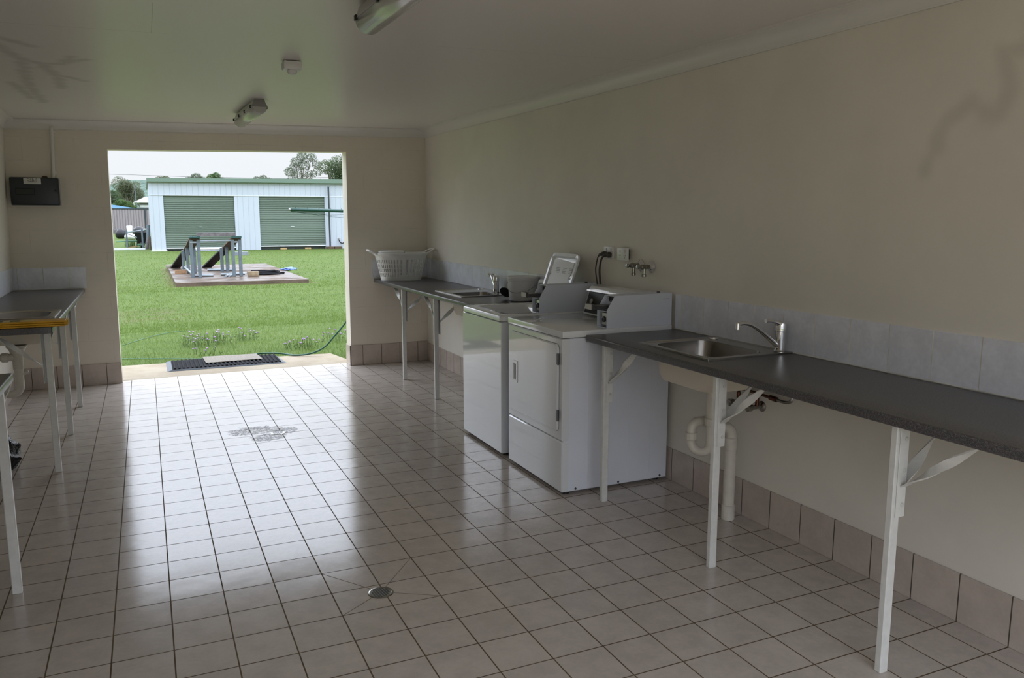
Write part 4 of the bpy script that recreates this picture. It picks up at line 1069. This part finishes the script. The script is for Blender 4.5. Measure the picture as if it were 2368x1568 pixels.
# shed with roller doors
YS = 41.2
t = thing('garage_shed', 'long white ribbed steel shed with green gutter and two roller doors', 'shed', (5., YS + 4, 0))
x0s, x1s = -.30, 12.0
w = B(); w.box(x0s, .355, YS, YS + 7, -.12, 3.40); w.box(3.75, 5.0, YS, YS + 7, -.12, 2.72); w.box(8.45, x1s, YS, YS + 7, -.16, 2.72); w.box(.355, x1s, YS, YS + 7, 2.72, 3.46); w.box(.355, 8.45, YS + .6, YS + 7, -.1, 2.72)
w.build('wall_sheeting', 'shedwall', t, 0)
B().loft([[(x0s + .05, YS - .02, 2.695), (x1s, YS - .02, 2.735), (x1s, YS - .02, 2.765), (x0s + .05, YS - .02, 2.725)], [(x0s + .05, YS + .01, 2.695), (x1s, YS + .01, 2.735), (x1s, YS + .01, 2.765), (x0s + .05, YS + .01, 2.725)]]).build('lintel_flashing', 'whiteroof', t, 0)
B().loft([[(x0s - .06, YS - .18, 3.37), (x1s, YS - .18, 3.47), (x1s, YS - .18, 3.71), (x0s - .06, YS - .18, 3.55)], [(x0s - .06, YS + 7.1, 3.2), (x1s, YS + 7.1, 3.3), (x1s, YS + 7.1, 3.34), (x0s - .06, YS + 7.1, 3.24)]]).build('roof', 'shedgreen', t, 0)
B().loft([[(x0s - .06, YS - .21, 3.37), (x1s, YS - .21, 3.47), (x1s, YS - .21, 3.53), (x0s - .06, YS - .21, 3.425)], [(x0s - .06, YS - .17, 3.37), (x1s, YS - .17, 3.47), (x1s, YS - .17, 3.53), (x0s - .06, YS - .17, 3.425)]]).build('gutter', 'shedgreen', t, 0)
for xa, xb, za, zb, hx in ((.36, 3.745, .02, 2.715, 2.05), (5.005, 8.445, .06, 2.73, 6.69)):
    d = B(); n = 27; prof = []
    for k in range(n):
        z = za + .05 + (zb - za - .05) * k / n; dz = (zb - za - .05) / n
        prof += [(YS + .10, z), (YS + .10, z + dz * .12), (YS + .072, z + dz * .30), (YS + .072, z + dz * .85)]
    prof.append((YS + .10, zb))
    ring = lambda x: [(x, y, z) for y, z in prof] + [(x, YS + .16, zb), (x, YS + .16, za + .05)]
    dr = d.loft([ring(xa), ring(xb)])
    dr = d.build('roller_door', 'roller', t, 0)
    B().box(xa, xb, YS + .05, YS + .13, za, za + .055).build('bottom_rail', 'whiteroof', dr)
    B().box(hx - .10, hx + .10, YS + .05, YS + .075, 1.10, 1.13).build('handle', 'whiteroof', dr)
B().box(x0s - .05, .40, YS - .10, YS + .02, -.13, -.065).build('base_strip', 'whiteroof', t)
GB2 = 'blocks along the foot of the shed'
for label, x, dy in (('yellow timber block under the second roller door, nearer the shed middle', 6.15, 0), ('yellow timber block under the second roller door, nearer the black post', 7.45, 0)):
    tag(B().box(x - .16, x + .16, YS - .12, YS + .02, -.10, -.015, .01, 1).build('timber_block', 'yelwood'), label, 'block', GB2)
for label, x in (('grey brown block at the foot of the black post', 8.62), ('grey brown block beside the foot of the black post', 9.05)):
    tag(B().box(x - .20, x + .20, YS - .42, YS - .12, -.10, .03, .01, 1).build('concrete_block', 'brownwood'), label, 'block', GB2)
t = thing('steel_post', 'tall black steel post standing in front of the shed', 'post', (8.62, YS - .27, 0))
B().box(8.58, 8.66, YS - .31, YS - .23, .031, 3.24, .004, 1).build('shaft', 'darkpost', t)
B().box(8.57, 8.67, YS - .32, YS - .22, 3.24, 3.26).build('post_cap', 'darkpost', t)
t = thing('garden_tap', 'small garden tap with a black hose end on the shed wall', 'tap', (9.15, YS, .4))
B().tube([(9.15, YS - .001, .42), (9.15, YS - .10, .42), (9.14, YS - .14, .38)], .02, 8).build('tap_body', 'dullchrome', t)
B().box(9.08, 9.22, YS - .09, YS - .06, .45, .475, .005, 1).build('handle', 'yelwood', t)
B().tube(spline([(9.14, YS - .14, .38), (9.2, YS - .16, .25), (9.32, YS - .16, .19), (9.42, YS - .12, .26)], 5), .035, 8).build('hose_end', 'black', t)

# folding clothes line arm, its post stands right of the doorway
t = thing('clothes_line', 'dark green clothes line arm reaching in from the right doorway edge', 'clothes line', (2.75, 8.2, 0))
B().tube([(1.225, 8.0, 1.655), (1.94, 8.05, 1.638), (2.75, 8.2, 1.625)], .024, 10).build('arm', 'green1', t, 40)
B().cyl((2.75, 8.2, gz(0, 8.2)), (2.75, 8.2, 1.85), .03, 12).build('mast', 'green1', t)
for k in range(5): B().lathe((1.30 + k * .16, 8.0 + k * .012, 1.652 - k * .004), (0, 0, 1), ((.018, .006), (.034, .005)), 8).build('line_hook', 'green1', t)
B().lathe((1.205, 8.0, 1.655), (1, 0, 0), ((0, .014), (.006, .018), (.02, .018), (.022, .01)), 10).build('end_eye', 'dullchrome', t)
for k in range(3): B().tube(spline([(1.23, 8.0, 1.63), (1.6, 8.02 + k * .02, 1.605 - k * .012), (2.1, 8.1, 1.585 - k * .02), (2.74, 8.2, 1.60)], 5), .002, 5).build('line_wire', 'green1', t)
# stuff between the shed and the fence
t = thing('wheelbarrow', 'black wheelbarrow with a green frame beside the shed', 'wheelbarrow', (-.85, 46., -.1))
b = B(); b.loft([rrect(-1.02, -.62, 45.7, 46.3, .18, .08, 4), rrect(-1.15, -.40, 45.5, 46.5, .80, .12, 4), rrect(-1.12, -.43, 45.53, 46.47, .80, .10, 4), rrect(-1.0, -.64, 45.72, 46.28, .21, .07, 4)], True, True, True); b.build('tub', 'black', t)
b = B(); b.lathe((-.80, 45.45, .08), (1, 0, 0), ((-.05, .12), (-.04, .18), (.04, .18), (.05, .12)), 18); b.build('wheel', 'black', t)
for s in (-1, 1): B().tube([(-.80 + s * .10, 45.45, .08), (-.80 + s * .2, 45.8, .17), (-.80 + s * .28, 46.6, .5)], .022, 8).build('frame_rail', 'greencap', t)
for s in (-1, 1): B().tube([(-.80 + s * .22, 46.1, .2), (-.80 + s * .24, 46.1, -.085)], .022, 8).build('stand', 'greencap', t)
b = B(); b.tube([(-1.0, 45.3, .12), (-.62, 45.3, .12)], .03, 8); b.build('front_bar', 'hoselight', t)
t = thing('pipe_trestle', 'grey steel trestle holding white sheets beside the wheelbarrow', 'trestle', (-1.1, 45.2, 0))
for x, z, zb in ((-1.50, .93, gz(0, 45.2)), (-.73, 1.0, gz(0, 45.2))): B().box(x - .045, x + .045, 45.15, 45.25, zb, z, .005, 1).build('post', 'galv', t)
B().tube([(-1.52, 45.2, .80), (-.40, 45.2, .95)], .04, 8).build('top_rail', 'galvl', t)
B().tube([(-2.04, 45.4, .30), (-1.0, 45.4, .33)], .035, 8).build('low_rail', 'hoselight', t)
B().box(-.62, -.38, 45.0, 45.3, .94, 1.0, .02, 1).build('white_sheet', 'wplastic', t)
B().tube([(-1.45, 45.2, .72), (-1.0, 45.2, .52)], .025, 8).build('diagonal_brace', 'galvl', t)
t = thing('timber_post', 'grey post leaning against the shed corner with a brown base', 'post', (-.42, 44.6, -.1))
B().tube([(-.45, 44.4, .45), (-.40, 44.4, 1.2)], .09, 10).build('grey_top', 'galv', t)
B().tube([(-.56, 44.4, -.11), (-.45, 44.4, .46)], .09, 10).build('base', 'oldwood', t)
tag(B().box(-.42, -.32, 43.9, 44.05, -.11, .62, .02, 1).build('log', 'brownwood'), 'brown log standing between the grey post and the shed', 'log')
tag(B().obox((-1.25, 45.6, .0), (.28, .0, .045), (0, .06, 0), (-.004, 0, .025)).build('timber_plank', 'yelwood'), 'pale plank lying in front of the wheelbarrow', 'plank')
tag(B().box(-3.4, -.62, 43.7, 43.95, -.12, -.015, .005, 1).build('white_edging', 'whiteroof'), 'long white edging beam on the ground left of the shed', 'beam')
GR = 'rubbish heaped before the fence'
def heap(name, label, x, y, z, rx, rz, mat, cat):
    b = B(); rings = []
    for k in range(7):
        a = -PI / 2 + PI * k / 6
        rings.append([(x + rx * math.cos(a) * math.cos(2 * PI * i / 12) * random.uniform(.85, 1.15) + .0001, y + rx * .8 * math.cos(a) * math.sin(2 * PI * i / 12) * random.uniform(.85, 1.15), z + rz * math.sin(a)) for i in range(12)])
    b.loft(rings); return tag(b.build(name, mat, None, 50), label, cat, GR)
heap('rubbish_bag', 'dark rubbish bag before the fence, farther from the shed', -2.05, 56., gz(0, 56) + .30, .33, .36, 'bag', 'bag')
heap('rubbish_bag', 'dark rubbish bag before the fence, nearer the shed', -.95, 56.6, gz(0, 56) + .38, .42, .42, 'bag', 'bag')
heap('white_bag', 'white bag lying between the two dark rubbish bags', -1.45, 54.9, gz(0, 55) + .17, .40, .2, 'wplastic', 'bag')
t = thing('white_bucket', 'white bucket standing between the two dark rubbish bags', 'bucket', (-1.5, 56.2, gz(0, 56.2)))
B().lathe((-1.5, 56.2, gz(0, 56.2)), (0, 0, 1), ((0, .14), (.5, .17), (.82, .19), (.84, .15)), 14).build('pail', 'wplastic', t)
tag(B().box(-3.6, -1.95, 63.6, 64.0, gz(0, 63.8) - .05, gz(0, 63.8) + .3, .02, 1).build('timber_sleeper', 'oldwood'), 'dark timber sleepers stacked along the foot of the fence', 'timber')

# fence, neighbours' buildings, pole and wire
t = thing('sheet_fence', 'long beige grey sheet metal fence with dark posts', 'fence', (-3., 65., gz(0, 65)))
zg = gz(0, 65)
for xa, xb in ((-9.0, -6.05), (-5.95, -3.0), (-2.95, -.53), (-.43, 2.5), (2.6, 5.5)): B().box(xa, xb, 64.97, 65.03, .55, 2.26).build('fence_panel', 'fence', t)
for x in (-6.0, -2.975, -.48, 2.55): B().box(x - .06, x + .06, 64.92, 65.08, .45, 2.30).build('fence_post', 'darkpost', t)
B().box(-9.0, 5.5, 64.94, 65.06, 2.25, 2.33).build('top_rail', 'darkpost', t)
t = thing('neighbour_shed', 'low shed with a blue roof showing over the fence', 'shed', (-4., 69., gz(0, 69)))
B().loft([[(-7.5, 67, 2.35), (-1.1, 67, 2.35), (-1.1, 71, 2.35), (-7.5, 71, 2.35)], [(-6.8, 67.8, 2.78), (-2.9, 68.6, 2.66), (-2.9, 70, 2.66), (-6.8, 70.2, 2.78)]]).build('roof', 'bluRoof', t, 0)
B().box(-7.2, -1.4, 67.3, 70.7, gz(0, 70) - .1, 2.36).build('wall', 'greywall', t)
t = thing('neighbour_house', 'house with a bright white roof beyond the fence', 'house', (1., 96., gz(0, 96)))
B().loft([[(-1.55, 93, 3.28), (6, 93, 3.28), (6, 101, 3.28), (-1.55, 101, 3.28)], [(-.30, 95.5, 3.95), (5, 95.5, 3.95), (5, 98.5, 3.95), (-.30, 98.5, 3.95)]]).build('roof', 'whiteroof', t, 0)
B().box(-.9, 5.6, 93.6, 100.4, gz(0, 97) - .2, 3.27).build('wall', 'greywall', t)
B().box(-.85, .9, 93.5, 93.6, 2.75, 3.02).build('window', 'whiteroof', t)
for x in (-1.45, -1.2): B().box(x - .05, x + .05, 93.15, 93.25, gz(0, 93) - .1, 3.27).build('verandah_post', 'whiteroof', t)
tag(B().tube([(-1.06, 80, gz(0, 80)), (-1.18, 80, 4.55)], [.055, .04], 8).build('power_pole', 'galv'), 'thin grey power pole before the wooded hill', 'pole')
tag(B().tube([(-20, 90, 6.9), (-3.6, 90, 6.08), (5, 90, 5.96), (14, 90, 5.99), (40, 90, 7.2)], .016, 5).build('power_line', 'darkpost'), 'thin power line crossing the sky above the shed', 'power line')

# trees
def tree(label, x, y, trunk, blobs, mat, leafs, size, seed, group='trees beyond the shed'):
    leafs = int(leafs * 2.4); size = size * .62
    r = np.random.default_rng(seed); z0 = gz(x, y)
    t = thing('tree', label, 'tree', (x, y, z0), group)
    P = []
    tot = sum(b_[3] ** 2 for b_ in blobs)
    for bx, by, bz, br, sq in blobs:
        n = int(leafs * br * br / tot)
        v = r.normal(size=(n, 3)); v /= np.linalg.norm(v, axis=1)[:, None]; v *= (br * (.35 + .65 * r.random((n, 1)) ** .45)); v[:, 2] *= sq
        P.append(v + np.array([bx, by, bz]))
    P = np.concatenate(P); n = len(P)
    u = r.normal(size=(n, 3)); u /= np.linalg.norm(u, axis=1)[:, None]; w = r.normal(size=(n, 3)); w -= u * (u * w).sum(1)[:, None]; w /= np.linalg.norm(w, axis=1)[:, None]
    s = size * (.6 + .8 * r.random((n, 1)))
    q = np.stack([P - u * s, P + w * s * .45, P + u * s, P - w * s * .45], 1).reshape(-1, 3) - np.array([x, y, z0])
    me = bpy.data.meshes.new('crown'); me.vertices.add(4 * n); me.vertices.foreach_set('co', q.ravel()); me.loops.add(4 * n); me.loops.foreach_set('vertex_index', np.arange(4 * n))
    me.polygons.add(n); me.polygons.foreach_set('loop_start', np.arange(n) * 4); me.polygons.foreach_set('loop_total', np.full(n, 4)); me.update(); me.validate()
    me.materials.append(MAT[mat]); o = bpy.data.objects.new('crown', me); COL.objects.link(o); o.parent = t
    b = B(); fork = Vector((x, y, z0 + (min(b_[2] for b_ in blobs) - z0) * .7))
    b.tube([(x, y, z0 - .2), (x + .03, y, z0 + (fork.z - z0) * .6), fork], [trunk, trunk * .8, trunk * .65], 9)
    b.build('trunk', 'bark', t, 50)
    for bx, by, bz, br, sq in blobs[:9]:
        tip = Vector((bx, by, bz + br * .2 * sq)); B().tube([fork - Vector((0, 0, trunk)), fork.lerp(tip, .5) + Vector((0, 0, -.1)), tip], [trunk * .5, trunk * .34, trunk * .12], 6).build('branch', 'bark', t, 50)
    return t
def blob(n, x, y, z, sx, sz, r0, r1, seed):
    r = random.Random(seed); return [(x + r.uniform(-sx, sx), y + r.uniform(-sx, sx) * .6, z + r.uniform(-sz, sz), r.uniform(r0, r1), r.uniform(.75, 1.1)) for _ in range(n)]
K = 73.3 / 93.3
tree('tall thin gum tree above the right end of the shed roof', 12.2, 70, .16,
     [(11.4, 70, 4.6, .55, 1), (11.35, 70, 5.6, .5, .9), (11.9, 70, 6.5, .5, .8), (12.5, 70, 7.0, .55, .7), (12.6, 70, 6.2, .6, .9), (13.3, 70, 6.9, .5, .8), (13.7, 70, 6.3, .45, 1), (12.0, 70, 5.4, .5, 1), (12.9, 70, 5.2, .5, 1.1),
      (12.4, 70, 4.6, .5, 1), (13.4, 70, 5.5, .35, 1), (11.7, 70, 6.0, .4, 1), (13.9, 70, 5.6, .3, 1.2)], 'gum', 2600, .085, 3)
tree('dense dark tree beside the gum tree at the doorway edge', 15.6, 72, .25, blob(9, 15.7, 72, 5.6, 1.1, .8, .8, 1.1, 5) + [(14.3, 72, 4.7, .6, .8)], 'darkleaf', 5200, .10, 4)
tree('small tree top above the left end of the shed roof', .95, 78, .2, [(.95, 78, 5.0, .5, .8), (1.5, 78, 5.1, .42, .8), (.5, 78, 4.4, .6, 1), (1.0, 78, 4.0, .8, 1)], 'olive', 1900, .09, 6)
tree('grey green tree top above the first roller door', 3.6, 78, .2, [(3.5, 78, 5.1, .45, .7), (4.1, 78, 5.4, .5, .7), (4.6, 78, 5.15, .4, .7), (3.1, 78, 4.95, .35, .7), (3.8, 78, 4.4, .8, .9)], 'gum', 1900, .085, 8)
tree('yellow green tree top right of the grey green one above the first roller door', 5.8, 81.5, .2, [(5.7, 81.5, 5.5, .45, .9), (6.15, 81.5, 5.7, .42, .8), (6.7, 81.5, 5.3, .4, .7), (6.0, 81.5, 4.8, .7, .9)], 'bright', 1900, .085, 9)
tree('wispy tree top above the middle of the shed roof', 9.6, 80, .2, [(9.8, 80, 5.4, .4, .6), (10.4, 80, 5.55, .42, .6), (10.9, 80, 5.35, .4, .6), (10.3, 80, 4.8, .6, .8)], 'gum', 900, .085, 10)
tree('broad olive tree behind the fence left of the white roofed house', -2.2, 105, .3, blob(12, -2.05, 105, 5.0, 1.0, .75, .6, .95, 12) + [(-2.7, 105, 4.0, 1.0, 1), (-1.35, 105, 3.9, .9, 1), (-2.2, 105, 5.5, .6, .8), (-1.0, 105, 4.6, .7, .9), (-.6, 105, 3.6, .7, 1)], 'olive', 6500, .10, 13)
tree('dark green tree behind the fence at the left doorway edge', -4.0, 78, .3, blob(9, -3.6, 78, 3.3, .7, .7, .5, .7, 14) + [(-3.1, 78, 3.7, .4, 1)], 'darkleaf', 5000, .085, 15)
tree('bright green bush in front of the olive tree behind the fence', -2.2, 75, .1, [(-2.3, 75, 2.9, .45, .8), (-1.8, 75, 2.7, .5, .7), (-2.7, 75, 2.6, .4, .8), (-1.4, 75, 2.5, .35, .8), (-2.0, 75, 2.3, .5, .6)], 'bright', 3200, .07, 16)
tree('dark tree in front of the white house, against the shed corner', .6, 88, .2, [(.45, 88, 3.6, .4, 1), (.6, 88, 3.0, .5, 1), (.9, 88, 3.9, .4, 1)], 'darkleaf', 1600, .08, 17)
# weeds beside the wheelbarrow
b = B()
for k in range(500):
    x, y = random.gauss(-1.40, .08), random.gauss(46.9, .12); h = random.uniform(.1, .42); a = random.uniform(0, PI)
    b.quad((x - .012 * math.cos(a), y - .012 * math.sin(a), -.06), (x + .012 * math.cos(a), y + .012 * math.sin(a), -.06), (x + random.uniform(-.1, .1), y + .02, h), (x + random.uniform(-.1, .1), y, h * .9))
tag(b.build('weeds', 'stem', None, 0), 'tuft of green weeds beside the wheelbarrow', 'weeds', kind='stuff')
b = B()
for k in range(160):
    x, y = random.gauss(-3.0, .10), random.gauss(60., .2); z = gz(0, 60); h = random.uniform(.3, 1.0); dx = random.uniform(-.25, .2)
    b.quad((x - .02, y, z), (x + .02, y, z), (x + dx, y + .02, z + h), (x + dx - .03, y, z + h * .93))
tag(b.build('banana_plant', 'bright', None, 0), 'young bright green plant growing before the fence', 'plant')
# hills
b = B(); rows_ = []
for j in range(9):
    y = 240 + j * 22; ring = []
    for i in range(41):
        x = -110 + i * 5.5
        f = math.sin(PI * j / 8) ** .8
        h = 13.5 * math.exp(-((x - 6) / 30) ** 2) + 5.5 * math.exp(-((x + 45) / 35) ** 2) + 2.0 * math.sin(x * .31 + j) * .35 + random.uniform(-.25, .25)
        ring.append((x, y, gz(0, y) - .5 + f * h))
    rows_.append(ring)
bm = b.bm; V = [[bm.verts.new(p) for p in r_] for r_ in rows_]
for j in range(8):
    for i in range(40): bm.faces.new((V[j][i], V[j][i + 1], V[j + 1][i + 1], V[j + 1][i]))
struct(b.build('hills', 'hill', None, 60))

# ------------------------------------------------------------------ sky, camera, output
wd = bpy.data.worlds.new('overcast_sky'); SC.world = wd; wd.use_nodes = True; nt = wd.node_tree
bg = nt.nodes['Background']; tc = nt.nodes.new('ShaderNodeTexCoord'); sx = nt.nodes.new('ShaderNodeSeparateXYZ'); nt.links.new(tc.outputs['Generated'], sx.inputs[0])
mp = nt.nodes.new('ShaderNodeMapping'); mp.inputs['Scale'].default_value = (1.2, 1.2, 5.); nt.links.new(tc.outputs['Generated'], mp.inputs[0])
nz = nt.nodes.new('ShaderNodeTexNoise'); nz.inputs['Scale'].default_value = 2.; nz.inputs['Detail'].default_value = 5; nt.links.new(mp.outputs[0], nz.inputs['Vector'])
cr = nt.nodes.new('ShaderNodeMix'); cr.data_type = 'RGBA'; nt.links.new(nz.outputs['Fac'], cr.inputs[0]); cr.inputs[6].default_value = (.89, .935, 1., 1); cr.inputs[7].default_value = (.95, .98, 1., 1)
z = S(nt, sx.outputs[2]); st = z.smooth(.09, .36) * 2.0 + z.max(0.) * .3 + .58
low = z.smooth(-.06, .0)
nt.links.new((st * low + (low * -1. + 1.) * .25).k, bg.inputs['Strength'])
c2 = nt.nodes.new('ShaderNodeMix'); c2.data_type = 'RGBA'; nt.links.new(z.smooth(.03, .4).k, c2.inputs[0]); nt.links.new(cr.outputs[2], c2.inputs[6]); c2.inputs[7].default_value = (.80, .87, 1., 1)
nt.links.new(c2.outputs[2], bg.inputs['Color'])

cam = bpy.data.cameras.new('camera'); cam.sensor_width = 36.; cam.lens = 36 * 1848.0 / 2368; cam.clip_start = .05; cam.clip_end = 1500
co_ = bpy.data.objects.new('camera', cam); COL.objects.link(co_); SC.camera = co_
yaw, pitch, roll = .42783, -.14924, -.00017
f_ = Vector((math.sin(yaw) * math.cos(pitch), math.cos(yaw) * math.cos(pitch), math.sin(pitch))); r_ = Vector((math.cos(yaw), -math.sin(yaw), 0)); u_ = r_.cross(f_)
r2 = r_ * math.cos(roll) + u_ * math.sin(roll); u2 = u_ * math.cos(roll) - r_ * math.sin(roll)
mt = Matrix((r2, u2, -f_)).transposed().to_4x4(); mt.translation = (-.6095, -3.3335, 1.5272); co_.matrix_world = mt

vs = SC.view_settings; vs.view_transform = 'Standard'; vs.look = 'None'; vs.gamma = 1.; vs.exposure = .70; vs.use_curve_mapping = False
SC.display_settings.display_device = 'sRGB'
cy = SC.cycles
cy.use_denoising = True; cy.max_bounces = 6; cy.diffuse_bounces = 4; cy.glossy_bounces = 3; cy.transmission_bounces = 4; cy.transparent_max_bounces = 4; cy.use_adaptive_sampling = True; cy.adaptive_threshold = .08; cy.sample_clamp_indirect = 6.; cy.caustics_reflective = False; cy.caustics_refractive = False
